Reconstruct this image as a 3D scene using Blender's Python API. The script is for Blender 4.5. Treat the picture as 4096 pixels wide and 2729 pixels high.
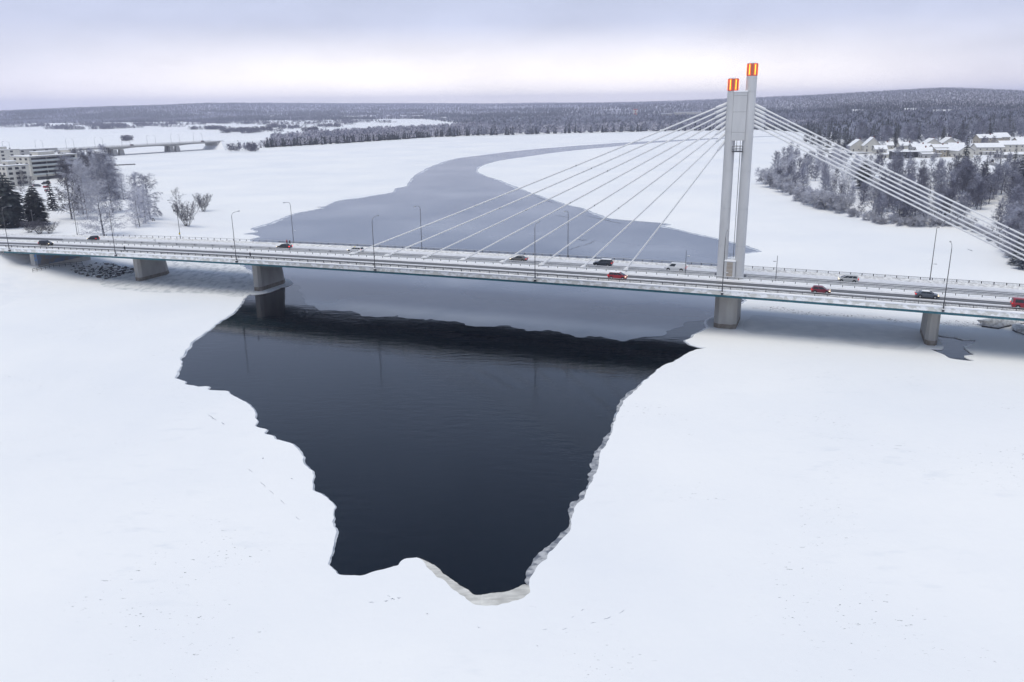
import bpy, math, random
import numpy as np
from mathutils import Vector, Matrix
from mathutils.geometry import delaunay_2d_cdt
rad = math.radians
random.seed(11); rng = np.random.default_rng(11)
S = bpy.context.scene
for o in list(bpy.data.objects): bpy.data.objects.remove(o)
COL = S.collection

# ------------------------------------------------------------------ camera
FPX, PITCH, ROLL, CAMH = 3250.0, rad(16.2), rad(-0.7), 48.6     # focal length in photo pixels, height over the ice
FW = np.array([0, math.cos(PITCH), -math.sin(PITCH)]); UP = np.array([0, math.sin(PITCH), math.cos(PITCH)]); RT = np.array([1.0, 0, 0])
cd = bpy.data.cameras.new('camera'); cam = bpy.data.objects.new('camera', cd); COL.objects.link(cam)
rc = RT*math.cos(ROLL) + UP*math.sin(ROLL); uc = -RT*math.sin(ROLL) + UP*math.cos(ROLL)
M = Matrix.Identity(4)
for i in range(3): M[i][0], M[i][1], M[i][2] = rc[i], uc[i], -FW[i]
M[2][3] = CAMH
cam.matrix_world = M
cd.sensor_width = 36; cd.lens = FPX/4096*36; cd.clip_start = 0.5; cd.clip_end = 40000
S.camera = cam

# ------------------------------------------------------------------ sky, sun, exposure
SUN_EL, SUN_AZ = rad(72), rad(215)          # direction the light comes from (azimuth clockwise from +Y)
W = bpy.data.worlds.new('World'); S.world = W; W.use_nodes = True
nt = W.node_tree; nt.nodes.clear()
def wn(t, **k):
    n = nt.nodes.new(t)
    for a, b in k.items(): setattr(n, a, b)
    return n
L = nt.links.new
out = wn('ShaderNodeOutputWorld'); bg = wn('ShaderNodeBackground'); L(bg.outputs[0], out.inputs[0])
sky = wn('ShaderNodeTexSky', sky_type='NISHITA'); sky.sun_disc = False
sky.sun_elevation = SUN_EL; sky.sun_rotation = SUN_AZ; sky.altitude = 100
skm = wn('ShaderNodeMix', data_type='RGBA', blend_type='MULTIPLY'); skm.inputs[0].default_value = 1
L(sky.outputs[0], skm.inputs[6]); skm.inputs[7].default_value = (.10, .10, .10, 1)
tc = wn('ShaderNodeTexCoord'); sx = wn('ShaderNodeSeparateXYZ'); L(tc.outputs['Generated'], sx.inputs[0])
ramp = wn('ShaderNodeValToRGB'); L(sx.outputs[2], ramp.inputs[0])
cr = ramp.color_ramp
stops = [(0.0, (.80, .765, .82)), (.02, (.76, .73, .79)), (.05, (.595, .60, .695)), (.09, (.475, .505, .645)), (.14, (.43, .475, .62)), (.24, (.40, .475, .66)), (.34, (.35, .435, .62)), (.52, (.20, .265, .40)), (1.0, (.19, .245, .35))]
cr.elements[0].position = stops[0][0]; cr.elements[0].color = (*stops[0][1], 1)
cr.elements[1].position = stops[-1][0]; cr.elements[1].color = (*stops[-1][1], 1)
for p_, c_ in stops[1:-1]:
    e = cr.elements.new(p_); e.color = (*c_, 1)
# the bright break in the cloud near the horizon
dp = wn('ShaderNodeVectorMath', operation='DOT_PRODUCT'); L(tc.outputs['Generated'], dp.inputs[0]); dp.inputs[1].default_value = Vector((.0, .9985, .055)).normalized()
mr = wn('ShaderNodeMapRange', interpolation_type='SMOOTHSTEP'); L(dp.outputs['Value'], mr.inputs[0]); mr.inputs[1].default_value = .84; mr.inputs[2].default_value = 1.0
mr2 = wn('ShaderNodeMapRange', interpolation_type='SMOOTHSTEP'); L(sx.outputs[2], mr2.inputs[0])
mr2.inputs[1].default_value = .095; mr2.inputs[2].default_value = .012; mr2.inputs[3].default_value = 0; mr2.inputs[4].default_value = 1
gm = wn('ShaderNodeMath', operation='MULTIPLY'); L(mr.outputs[0], gm.inputs[0]); L(mr2.outputs[0], gm.inputs[1])
gl = wn('ShaderNodeMix', data_type='RGBA'); L(gm.outputs[0], gl.inputs[0]); L(ramp.outputs[0], gl.inputs[6]); gl.inputs[7].default_value = (1.10, 1.03, .995, 1)
# stratus streaks
mp = wn('ShaderNodeMapping'); L(tc.outputs['Generated'], mp.inputs[0]); mp.inputs['Scale'].default_value = (4.5, 4.5, 13)
nz = wn('ShaderNodeTexNoise'); L(mp.outputs[0], nz.inputs[0]); nz.inputs['Scale'].default_value = 1.6; nz.inputs['Detail'].default_value = 5
mr3 = wn('ShaderNodeMapRange'); L(nz.outputs[0], mr3.inputs[0]); mr3.inputs[1].default_value = .3; mr3.inputs[2].default_value = .7; mr3.inputs[3].default_value = .92; mr3.inputs[4].default_value = 1.06
cl = wn('ShaderNodeVectorMath', operation='SCALE'); L(gl.outputs[2], cl.inputs[0]); L(mr3.outputs[0], cl.inputs[3])
mx = wn('ShaderNodeMix', data_type='RGBA'); mx.inputs[0].default_value = .93; L(skm.outputs[2], mx.inputs[6]); L(cl.outputs[0], mx.inputs[7])
L(mx.outputs[2], bg.inputs[0]); bg.inputs[1].default_value = 1.0
sl = bpy.data.lights.new('sun', 'SUN'); sl.energy = 1.5; sl.angle = rad(50); sl.color = (1, .925, .77)
so_ = bpy.data.objects.new('sun', sl); COL.objects.link(so_)
sd = Vector((math.sin(SUN_AZ)*math.cos(SUN_EL), math.cos(SUN_AZ)*math.cos(SUN_EL), math.sin(SUN_EL)))
so_.rotation_euler = (-sd).to_track_quat('-Z', 'Y').to_euler(); so_.location = (0, 0, 300)
S.view_settings.view_transform = 'Standard'; S.view_settings.look = 'None'
S.view_settings.exposure = 0.46; S.view_settings.gamma = 1; S.view_settings.use_curve_mapping = False
S.render.engine = 'CYCLES'
cy = S.cycles
cy.use_denoising = True; cy.max_bounces = 6; cy.diffuse_bounces = 3; cy.glossy_bounces = 3; cy.transmission_bounces = 2; cy.volume_bounces = 2
cy.transparent_max_bounces = 4; cy.caustics_reflective = False; cy.caustics_refractive = False

# ------------------------------------------------------------------ survey: photo pixel -> place on the ground, bridge axis
def ray(u, v):
    x0, y0 = u-2048, v-1364.5
    x = x0*math.cos(ROLL) + y0*math.sin(ROLL); y = -x0*math.sin(ROLL) + y0*math.cos(ROLL)
    return FW + RT*(x/FPX) - UP*(y/FPX)
def g(u, v, z=0.0):
    d = ray(u, v); t = (z-CAMH)/d[2]
    return np.array([d[0]*t, d[1]*t, z])
def pix(P):
    q = np.array(P)-[0, 0, CAMH]; c = q@FW; x = FPX*(q@RT)/c; y = -FPX*(q@UP)/c
    return 2048+x*math.cos(ROLL)-y*math.sin(ROLL), 1364.5+x*math.sin(ROLL)+y*math.cos(ROLL)
AX = rad(-21.06); BO = np.array([49.26, 180.06, 0]); BT = np.array([math.cos(AX), math.sin(AX), 0]); BN = np.array([-math.sin(AX), math.cos(AX), 0])
def zd(s): return 10.54-6.7e-5*(s+53)**2
def BP(s, off, dz=0.0):
    P = BO+BT*s+BN*off
    return (P[0], P[1], zd(s)+dz)
def s_at(u, off, dz=0.7):
    lo, hi = -260, 140
    for _ in range(40):
        m = (lo+hi)/2
        if pix(BP(m, off, dz))[0] < u: lo = m
        else: hi = m
    return (lo+hi)/2

# ------------------------------------------------------------------ helpers
def tag(o, label=None, cat=None, group=None, kind=None):
    if label: o['label'] = label
    if cat: o['category'] = cat
    if group: o['group'] = group
    if kind: o['kind'] = kind
    return o
def empty(name, loc=(0, 0, 0), rz=0.0, parent=None):
    o = bpy.data.objects.new(name, None); COL.objects.link(o); o.location = loc; o.rotation_euler = (0, 0, rz)
    o.empty_display_size = .1
    if parent: o.parent = parent
    return o
def link(name, me, parent=None):
    o = bpy.data.objects.new(name, me); COL.objects.link(o)
    if parent: o.parent = parent
    return o
def copy_tree(o, parent=None):
    c = o.copy(); COL.objects.link(c); c.parent = parent
    for ch in list(o.children): copy_tree(ch, c)
    return c
class MB:
    def __init__(s): s.v = []; s.f = []; s.m = []
    def add(s, vs, fs, mi=0):
        b = len(s.v); s.v += [tuple(p) for p in vs]
        for f in fs: s.f.append(tuple(i+b for i in f)); s.m.append(mi)
    def box(s, c, d, mi=0, rz=0.0, taper=1.0):
        x, y, z = d[0]/2, d[1]/2, d[2]/2; ca, sa = math.cos(rz), math.sin(rz); vs = []
        for k, t in ((-1, 1), (1, taper)):
            for i, j in ((-1, -1), (1, -1), (1, 1), (-1, 1)):
                px, py = i*x*t, j*y*t
                vs.append((c[0]+px*ca-py*sa, c[1]+px*sa+py*ca, c[2]+k*z))
        s.add(vs, [(3, 2, 1, 0), (4, 5, 6, 7), (0, 1, 5, 4), (1, 2, 6, 5), (2, 3, 7, 6), (3, 0, 4, 7)], mi)
    def tube(s, pts, rs, n=8, mi=0, cap=True):
        pts = [Vector(p) for p in pts]
        if not hasattr(rs, '__len__'): rs = [rs]*len(pts)
        rings = []; ref = None
        for i, p in enumerate(pts):
            t = (pts[min(i+1, len(pts)-1)]-pts[max(i-1, 0)]).normalized()
            if ref is None: ref = t.cross(Vector((0, 0, 1))) if abs(t.z) < .9 else t.cross(Vector((1, 0, 0)))
            a = (ref - t*ref.dot(t)).normalized(); b = t.cross(a); ref = a
            rings.append([p+(a*math.cos(2*math.pi*k/n)+b*math.sin(2*math.pi*k/n))*rs[i] for k in range(n)])
        vs = [q for r_ in rings for q in r_]; fs = []
        for i in range(len(pts)-1):
            for k in range(n): fs.append((i*n+k, i*n+(k+1) % n, (i+1)*n+(k+1) % n, (i+1)*n+k))
        if cap: fs.append(tuple(range(n-1, -1, -1))); fs.append(tuple((len(pts)-1)*n+k for k in range(n)))
        s.add(vs, fs, mi)
    def prism(s, poly, z0, z1, mi=0, inset=0.0):
        n = len(poly); cx = sum(p[0] for p in poly)/n; cy_ = sum(p[1] for p in poly)/n
        vs = [(p[0], p[1], z0) for p in poly]+[(cx+(p[0]-cx)*(1-inset), cy_+(p[1]-cy_)*(1-inset), z1) for p in poly]
        s.add(vs, [tuple(range(n-1, -1, -1)), tuple(range(n, 2*n))]+[(i, (i+1) % n, n+(i+1) % n, n+i) for i in range(n)], mi)
    def mesh(s, name, mats, smooth=False):
        me = bpy.data.meshes.new(name); me.from_pydata(s.v, [], s.f)
        for m in (mats if isinstance(mats, (list, tuple)) else [mats]): me.materials.append(m)
        if any(s.m): me.polygons.foreach_set('material_index', s.m)
        if smooth: me.polygons.foreach_set('use_smooth', [True]*len(s.f))
        me.update(); return me
    def build(s, name, mats, parent=None, smooth=False): return link(name, s.mesh(name, mats, smooth), parent)
def sstep(x, a, b):
    t = np.clip((x-a)/(b-a), 0, 1); return t*t*(3-2*t)
def np_mesh(name, V, F, mats, mi=None, smooth=False):
    me = bpy.data.meshes.new(name); n = len(F); k = F.shape[1]
    me.vertices.add(len(V)); me.vertices.foreach_set('co', V.astype(np.float32).ravel())
    me.loops.add(n*k); me.loops.foreach_set('vertex_index', F.astype(np.int32).ravel())
    me.polygons.add(n); me.polygons.foreach_set('loop_start', np.arange(0, n*k, k, dtype=np.int32)); me.polygons.foreach_set('loop_total', np.full(n, k, dtype=np.int32))
    for m in (mats if isinstance(mats, (list, tuple)) else [mats]): me.materials.append(m)
    if mi is not None: me.polygons.foreach_set('material_index', mi.astype(np.int32))
    if smooth: me.polygons.foreach_set('use_smooth', np.ones(n, dtype=bool))
    me.update(calc_edges=True); return me

# ------------------------------------------------------------------ materials
def mat(name, c, rough=.8, c2=None, scale=2.0, detail=4, lo=.35, hi=.65, bump=0.0, bscale=None, bdist=.05, metal=0.0, emit=None, estr=1.0, stretch=None, rnd=0.0, spec=None):
    m = bpy.data.materials.new(name); m.use_nodes = True; t = m.node_tree; b = t.nodes['Principled BSDF']
    b.inputs['Roughness'].default_value = rough; b.inputs['Metallic'].default_value = metal; b.inputs['Base Color'].default_value = (*c, 1)
    if spec is not None: b.inputs['Specular IOR Level'].default_value = spec
    if emit: b.inputs['Emission Color'].default_value = (*emit, 1); b.inputs['Emission Strength'].default_value = estr
    geo = t.nodes.new('ShaderNodeNewGeometry'); vec = geo.outputs['Position']
    if stretch:
        mpn = t.nodes.new('ShaderNodeMapping'); t.links.new(vec, mpn.inputs[0]); mpn.inputs['Scale'].default_value = stretch; vec = mpn.outputs[0]
    col = None
    if c2:
        n = t.nodes.new('ShaderNodeTexNoise'); t.links.new(vec, n.inputs['Vector']); n.inputs['Scale'].default_value = scale; n.inputs['Detail'].default_value = detail
        r = t.nodes.new('ShaderNodeMapRange'); t.links.new(n.outputs[0], r.inputs[0]); r.inputs[1].default_value = lo; r.inputs[2].default_value = hi
        x = t.nodes.new('ShaderNodeMix'); x.data_type = 'RGBA'; t.links.new(r.outputs[0], x.inputs[0]); x.inputs[6].default_value = (*c, 1); x.inputs[7].default_value = (*c2, 1)
        col = x.outputs[2]
    if rnd:
        oi = t.nodes.new('ShaderNodeObjectInfo'); r2 = t.nodes.new('ShaderNodeMapRange'); t.links.new(oi.outputs['Random'], r2.inputs[0]); r2.inputs[3].default_value = 1-rnd; r2.inputs[4].default_value = 1+rnd
        vm = t.nodes.new('ShaderNodeVectorMath'); vm.operation = 'SCALE'
        if col: t.links.new(col, vm.inputs[0])
        else: vm.inputs[0].default_value = c
        t.links.new(r2.outputs[0], vm.inputs[3]); col = vm.outputs[0]
    if col: t.links.new(col, b.inputs['Base Color'])
    if bump:
        n = t.nodes.new('ShaderNodeTexNoise'); t.links.new(vec, n.inputs['Vector']); n.inputs['Scale'].default_value = bscale or scale; n.inputs['Detail'].default_value = 6
        bp = t.nodes.new('ShaderNodeBump'); t.links.new(n.outputs[0], bp.inputs['Height']); bp.inputs['Strength'].default_value = bump; bp.inputs['Distance'].default_value = bdist
        t.links.new(bp.outputs[0], b.inputs['Normal'])
    return m
SNOW = mat('snow', (.88, .89, .91), .75, (.83, .85, .885), .25, bump=.4, bscale=1.2, bdist=.12)
CONC = mat('concrete', (.46, .455, .44), .85, (.36, .355, .34), .8, bump=.2, bscale=6, stretch=(1, 1, .25))
PYLON = mat('pylon_paint', (.58, .585, .59), .6, (.52, .525, .53), .6, bump=.1, bscale=8, stretch=(1, 1, .2))
TEAL = mat('teal_paint', (.010, .078, .108), .5, (.018, .12, .155), 1.2)
DARK = mat('dark_steel', (.035, .037, .045), .5, (.06, .06, .065), 3)
GALV = mat('galvanised_steel', (.30, .31, .32), .45, (.22, .22, .23), 2, metal=.4)
WHITE = mat('white_sleeve', (.80, .81, .82), .45, (.74, .75, .76), 1.5)
GLASS = mat('dark_glass', (.02, .025, .03), .08)
RUB = mat('rubber', (.012, .012, .013), .8)
RIM = mat('rim_metal', (.4, .41, .42), .35, metal=.6)
HEADL = mat('headlamp_lit', (.9, .85, .7), .3, emit=(1, .82, .5), estr=1.5)
HEADOFF = mat('headlamp_glass', (.55, .57, .6), .1)
TAILL = mat('tail_lamp', (.35, .01, .015), .25, emit=(1, .04, .03), estr=.5)
BRAKE = mat('brake_lamp_lit', (.5, .01, .015), .25, emit=(1, .03, .02), estr=1.6)
# ------------------------------------------------------------------ ice, snow, open water
def ice_material():
    m = bpy.data.materials.new('river_snow'); m.use_nodes = True; t = m.node_tree; b = t.nodes['Principled BSDF']; K = t.nodes.new; LK = t.links.new
    b.inputs['Roughness'].default_value = .7
    geo = K('ShaderNodeNewGeometry'); P = geo.outputs['Position']
    def noise(scale, detail=4, rough=.55, vec=P):
        n = K('ShaderNodeTexNoise'); LK(vec, n.inputs['Vector']); n.inputs['Scale'].default_value = scale; n.inputs['Detail'].default_value = detail; n.inputs['Roughness'].default_value = rough; return n.outputs[0]
    def rng_(v, a, c, lo=0, hi=1):
        r = K('ShaderNodeMapRange'); LK(v, r.inputs[0]); r.inputs[1].default_value = a; r.inputs[2].default_value = c; r.inputs[3].default_value = lo; r.inputs[4].default_value = hi; return r.outputs[0]
    def mix(f, a, c):
        x = K('ShaderNodeMix'); x.data_type = 'RGBA'
        if f is not None: LK(f, x.inputs[0])
        for i, q in ((6, a), (7, c)):
            if isinstance(q, tuple): x.inputs[i].default_value = (*q, 1)
            else: LK(q, x.inputs[i])
        return x.outputs[2]
    def mul(a, c):
        x = K('ShaderNodeMath'); x.operation = 'MULTIPLY'; LK(a, x.inputs[0]); LK(c, x.inputs[1]); return x.outputs[0]
    base = mix(rng_(noise(.018, 5), .35, .68), (.90, .91, .92), (.81, .835, .875))
    # wind-scoured bare patches and thin dark flecks where the crust has cracked
    mp_ = K('ShaderNodeMapping'); LK(P, mp_.inputs[0]); mp_.inputs['Rotation'].default_value = (0, 0, .6); mp_.inputs['Scale'].default_value = (.55, 1.5, 1)
    fleck = rng_(noise(3.1, 3, .5, mp_.outputs[0]), .688, .712); zone = rng_(noise(.045, 3), .52, .62)
    base = mix(mul(fleck, zone), base, (.19, .20, .21))
    scour = rng_(noise(.30, 6, .65, mp_.outputs[0]), .55, .70); zone2 = rng_(noise(.03, 2), .50, .64)
    base = mix(mul(scour, zone2), base, (.79, .815, .85))
    LK(base, b.inputs['Base Color'])
    n1 = K('ShaderNodeBump'); LK(noise(.5, 8, .6), n1.inputs['Height']); n1.inputs['Strength'].default_value = .35; n1.inputs['Distance'].default_value = .25
    LK(n1.outputs[0], b.inputs['Normal'])
    return m
ICE = ice_material()
GREYICE = mat('grey_ice', (.15, .165, .195), .35, (.50, .51, .53), 1.1, detail=8, lo=.40, hi=.60, bump=.9, bscale=2.5, bdist=.2)
BEIGEICE = mat('silty_ice', (.72, .715, .68), .5, (.45, .445, .42), .9, bump=.7, bscale=1.8, bdist=.15, stretch=(.5, 1.6, 1))
def water_material():
    m = bpy.data.materials.new('river_water'); m.use_nodes = True; t = m.node_tree; b = t.nodes['Principled BSDF']; K = t.nodes.new; LK = t.links.new
    b.inputs['Base Color'].default_value = (.0003, .001, .003, 1); b.inputs['IOR'].default_value = 1.333; b.inputs['Specular Tint'].default_value = (.52, .82, 1.0, 1); b.inputs['Roughness'].default_value = .045
    geo = K('ShaderNodeNewGeometry'); hs = None
    for sc_, wt, st in ((.55, 1.0, (.6, 1.4, 1)), (2.2, .35, (1, 1, 1))):
        mp_ = K('ShaderNodeMapping'); LK(geo.outputs['Position'], mp_.inputs[0]); mp_.inputs['Scale'].default_value = st; mp_.inputs['Rotation'].default_value = (0, 0, .35)
        n = K('ShaderNodeTexNoise'); LK(mp_.outputs[0], n.inputs['Vector']); n.inputs['Scale'].default_value = sc_; n.inputs['Detail'].default_value = 3
        x = K('ShaderNodeMath'); x.operation = 'MULTIPLY_ADD'; LK(n.outputs[0], x.inputs[0]); x.inputs[1].default_value = wt
        if hs: LK(hs, x.inputs[2])
        else: x.inputs[2].default_value = 0
        hs = x.outputs[0]
    # calm and ruffled areas
    n = K('ShaderNodeTexNoise'); LK(geo.outputs['Position'], n.inputs['Vector']); n.inputs['Scale'].default_value = .03; n.inputs['Detail'].default_value = 3
    r = K('ShaderNodeMapRange'); LK(n.outputs[0], r.inputs[0]); r.inputs[1].default_value = .4; r.inputs[2].default_value = .62; r.inputs[3].default_value = .012; r.inputs[4].default_value = .05
    bp = K('ShaderNodeBump'); LK(hs, bp.inputs['Height']); LK(r.outputs[0], bp.inputs['Distance']); bp.inputs['Strength'].default_value = 1
    LK(bp.outputs[0], b.inputs['Normal'])
    return m
WATER = water_material()

def pip(pts, poly):
    x, y = pts[:, 0], pts[:, 1]; ins = np.zeros(len(pts), bool); n = len(poly)
    for i in range(n):
        x1, y1 = poly[i][:2]; x2, y2 = poly[(i+1) % n][:2]
        c = (y1 > y) != (y2 > y)
        if c.any():
            with np.errstate(divide='ignore', invalid='ignore'): xi = (x2-x1)*(y-y1)/(y2-y1)+x1
            ins ^= c & (x < xi)
    return ins
def pdist(pts, line, closed=False):
    d = np.full(len(pts), 1e9); n = len(line)
    for i in range(n if closed else n-1):
        a = np.array(line[i][:2]); b = np.array(line[(i+1) % n][:2]); ab = b-a
        t = np.clip(((pts-a)@ab)/max(ab@ab, 1e-9), 0, 1)
        d = np.minimum(d, np.hypot(*(pts-a-t[:, None]*ab).T))
    return d
def rough(px, amp=.0022, step=.0035, seed=1, closed=True, z=.1):
    """photo outline -> shore line on the ice: smoothed, then frayed like a thawing edge (detail scales with distance)"""
    r = np.random.default_rng(seed); W_ = np.array([g(u, v, z)[:2] for u, v in px]); n = len(W_); o = []; tt = []; acc = 0.0
    for i in range(n):
        p0, p1_, p2_, p3_ = W_[i-1], W_[i], W_[(i+1) % n], W_[(i+2) % n]; D = max(60, np.hypot(*((p1_+p2_)/2))); ln = np.hypot(*(p2_-p1_)); k = max(1, int(ln/(D*step)))
        m1 = (p2_-p0)*.5; m2 = (p3_-p1_)*.5; m1 = m1*min(1, .9*ln/max(np.hypot(*m1), 1e-6)); m2 = m2*min(1, .9*ln/max(np.hypot(*m2), 1e-6))
        for j in range(k):
            t = j/k; o.append((2*t**3-3*t**2+1)*p1_+(t**3-2*t**2+t)*m1+(-2*t**3+3*t**2)*p2_+(t**3-t**2)*m2); tt.append(acc+ln/D*t)
        acc += ln/D
    o = np.array(o); tt = np.array(tt); D = np.maximum(60, np.hypot(o[:, 0], o[:, 1])); d = np.roll(o, -1, 0)-np.roll(o, 1, 0); ln = np.maximum(np.hypot(d[:, 0], d[:, 1]), 1e-6); nn = np.column_stack([-d[:, 1], d[:, 0]])/ln[:, None]
    disp = np.zeros(len(o))
    for lam, w in ((.05, 1.2), (.019, .8), (.008, .55)):
        K_ = int(acc/lam)+3; v = r.uniform(-1, 1, K_); x = tt/lam; a = np.floor(x).astype(int); f = x-a; f = f*f*(3-2*f); disp += w*(v[a]*(1-f)+v[a+1]*f)
    edge = np.minimum(np.minimum(tt, acc-tt)/.02, 1)
    near = 1/(1+(D/600)**2)
    return list(o+nn*(disp*amp*D*edge*near)[:, None])
MAIN = [(2897,551.6),(2713,560),(2523,569.5),(2279,585.8),(2062,604.7),(1900,625),(1821,634.6),(1713,669.8),(1659,702),(1632,729),(1621,748),(1588,753.8),(1564,770),(1496,781),(1442,791.7),(1361,801.5),(1290,827),
 (1258,828),(1279,833),(1171,857),(1117,876),(1062,897),(1008,916),(1024,927),(965,937),(1005,941),(1038,949),(1011,956),(985,1010),(960,1062),(1006,1094),(1018,1114),(1020,1152),(996,1179),(967,1200),(952,1236),(906,1266),(830,1322),(768,1366),(753,1384),
 (722,1430),(725,1455),(710,1486),(697,1514),(727,1526),(733,1539),(794,1547),(847,1547),(842,1557),(911,1566),(916,1580),(977,1608),(1018,1641),(1023,1674),(1031,1690),(1026,1705),(1067,1720),(1062,1733),(1100,1746),(1102,1758),(1151,1776),
 (1192,1802),(1212,1827),(1217,1855),(1238,1878),(1248,1901),(1245,1929),(1263,1960),(1308,1994),(1341,2026),(1338,2070),(1327,2101),(1341,2120),(1338,2175),(1327,2225),(1313,2257),(1338,2269),(1357,2294),(1393,2302),(1440,2307),(1493,2291),(1586,2269),
 (1620,2242),(1664,2236),(1690,2250),(1720,2280),(1760,2320),(1815,2360),(1860,2392),(1905,2418),(1990,2424),(2060,2405),(2110,2375),(2120,2330),(2150,2280),(2185,2235),(2215,2200),(2240,2170),(2262,2140),(2290,2110),(2298,2060),(2315,2020),(2340,1990),(2358,1945),(2372,1905),(2386,1858),(2404,1800),
 (2428,1758),(2463,1671),(2507,1593),(2559,1541),(2629,1480),(2716,1436),(2785,1403),(2832,1393),(2794,1387),(2750,1366),(2768,1349),(2828,1314),(2826,1293),(2837,1276),(2866,1266),(2953,1220),(2976,1208),(2984,1204),(2974,1195),(2900,1120),(2905,1050),(2940,1030),(2982,1017),(3050,1007),
 (2984,982),(2915,965),(2870,954),(2767,932),(2686,911),(2661,905),(2686,900),(2648,892),(2550,884),(2442,873),(2333,835),(2225,805),(2138,775),(2079,754),(2008,724),(1943,705),(1911,686),(1916,672),(1943,659),(2008,642.7),(2117,626),(2279,604.7),(2442,588.5),(2604,573),(2740,564),(2897,555),(3060,547.5),(3180,543),(3060,545.5)]
PUDDLE = [(3752,1341),(3773,1346),(3815,1351),(3847,1360),(3898,1362),(3890,1375),(3856,1389),(3879,1411),(3898,1418),(3856,1424),(3863,1434),(3901,1446),(3856,1443),(3799,1435),(3773,1421),(3748,1410),(3713,1395),(3767,1397),(3773,1387),(3764,1367)]
def sliver(u, v, ln, w, ang, seed):
    r = random.Random(seed); n = 7; c, s_ = math.cos(ang), math.sin(ang); up_ = []; dn = []
    for i in range(n+1):
        t = i/n*2-1; y = r.uniform(-.5, .5)*w*1.6; h = w*(1-t*t)*r.uniform(.5, 1.1)
        up_.append((t*ln/2, y-h)); dn.append((t*ln/2, y+h))
    return [(u+x*c-y*s_, v+x*s_+y*c) for x, y in up_+dn[::-1][1:-1]]
CRACKS = [sliver(1486,2411,26,1.7,-.02,1), sliver(1545,2406,18,2.2,-.12,2), sliver(1571,2398,20,2.6,-.05,3), sliver(1596,2394,18,2.2,-.05,4), sliver(1557,2387,20,1,.3,5), sliver(1709,2458,9,2,0,6),
 sliver(2372,2494,26,1.2,-.15,7), sliver(2430,2475,34,1.6,-.35,8), sliver(2488,2449,30,1.4,-.6,9), sliver(2258,2518,24,1.2,-.25,10), sliver(2180,2520,22,1,-.1,11), sliver(1914,2512,14,1.5,.1,12), sliver(850,1673,44,2.2,.6,13), sliver(892,1696,16,1.6,.7,14),
 sliver(1052,1834,9,2.4,.2,15), sliver(1168,1917,14,1.5,.4,16), sliver(1053,1940,36,1.6,.75,17), sliver(1086,1970,30,1.2,.7,18), sliver(1130,2010,30,1.4,.8,19), sliver(1002,1884,26,1,.6,20), sliver(1190,2075,24,1.2,.7,21),
 sliver(3330,1346,40,1.6,.15,24), sliver(3517,1363,16,2.2,.3,25), sliver(3880,1001,30,1.6,.25,26), sliver(2150,2586,10,1.4,.4,27), sliver(3955,968,26,1.6,-.25,28), sliver(2330,2442,16,1.2,-.5,29), sliver(2290,2470,14,1,-.5,30)]
holes = [rough(MAIN, .0022, .0035, 3), rough(PUDDLE, .0010, .004, 5)] + [[g(u, v, .1)[:2] for u, v in c] for c in CRACKS]
def ice_sheet():
    vs = [Vector((x, y)) for x, y in ((-14000, -400), (14000, -400), (14000, 12800), (-14000, 12800))]; es = [(0, 1), (1, 2), (2, 3), (3, 0)]
    for h in holes:
        b = len(vs); vs += [Vector(p) for p in h]; n = len(h); es += [(b+i, b+(i+1) % n) for i in range(n)]
    V, _, F, *_ = delaunay_2d_cdt(vs, es, [], 0, 1e-4)
    V = np.array([(p[0], p[1]) for p in V]); F = np.array([f for f in F if len(f) == 3]); C = V[F].mean(1); keep = np.ones(len(F), bool)
    for h in holes: keep &= ~pip(C, h)
    F = F[keep]; m = MB(); m.v = [(x, y, .16) for x, y in V]; m.f = [tuple(f) for f in F]; m.m = [0]*len(F)
    for h in holes:
        n = len(h); a = 0
        for i in range(n): a += h[i][0]*h[(i+1) % n][1]-h[(i+1) % n][0]*h[i][1]
        q = h if a > 0 else h[::-1]
        m.add([(x, y, .16) for x, y in q]+[(x, y, -.25) for x, y in q], [(i, (i+1) % n, n+(i+1) % n, n+i) for i in range(n)])
    return m.build('frozen_river', ICE)
tag(ice_sheet(), kind='structure')
m = MB(); m.add([(-600, 20, 0), (700, 20, 0), (700, 1900, 0), (-600, 1900, 0)], [(0, 1, 2, 3)])
tag(m.build('river_water', WATER), kind='structure')

# wet grey margin where the snow cover thins out towards the water
def margin(poly):
    P = np.array(poly); n = len(P); a = np.sum(P[:, 0]*np.roll(P[:, 1], -1)-np.roll(P[:, 0], -1)*P[:, 1]); d = np.roll(P, -1, 0)-np.roll(P, 1, 0); nn = np.column_stack([-d[:, 1], d[:, 0]])/np.maximum(np.hypot(d[:, 0], d[:, 1]), 1e-6)[:, None]*(1 if a > 0 else -1)
    r = np.random.default_rng(77); D = np.hypot(P[:, 0], P[:, 1]); k = np.convolve(r.uniform(0, 1, n+14), np.ones(15)/15, 'valid')[:n]; k = np.clip((k-.40)*5, 0, 1); up = sstep(P[:, 1]-(180-.385*(P[:, 0]-49)), -20, 40)
    w = D*(.0011+.0022*k)*(1-up)+up*D*(.002+.006*k); w *= 1/(1+(D/900)**2); Q = P+nn*w[:, None]; F = np.column_stack([np.arange(n), np.roll(np.arange(n), -1), np.roll(np.arange(n), -1)+n, np.arange(n)+n])
    P = P-nn*.4; z = .035
    return tag(link('wet_ice_margin', np_mesh('wet_ice_margin', np.column_stack([np.concatenate([P, Q]), np.full(2*n, z)]), F, mat('wet_ice', (.30, .335, .39), .25, (.66, .69, .73), .35, detail=8, lo=.40, hi=.62, bump=.3, bscale=1.5))), kind='structure')
margin(holes[0])
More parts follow.
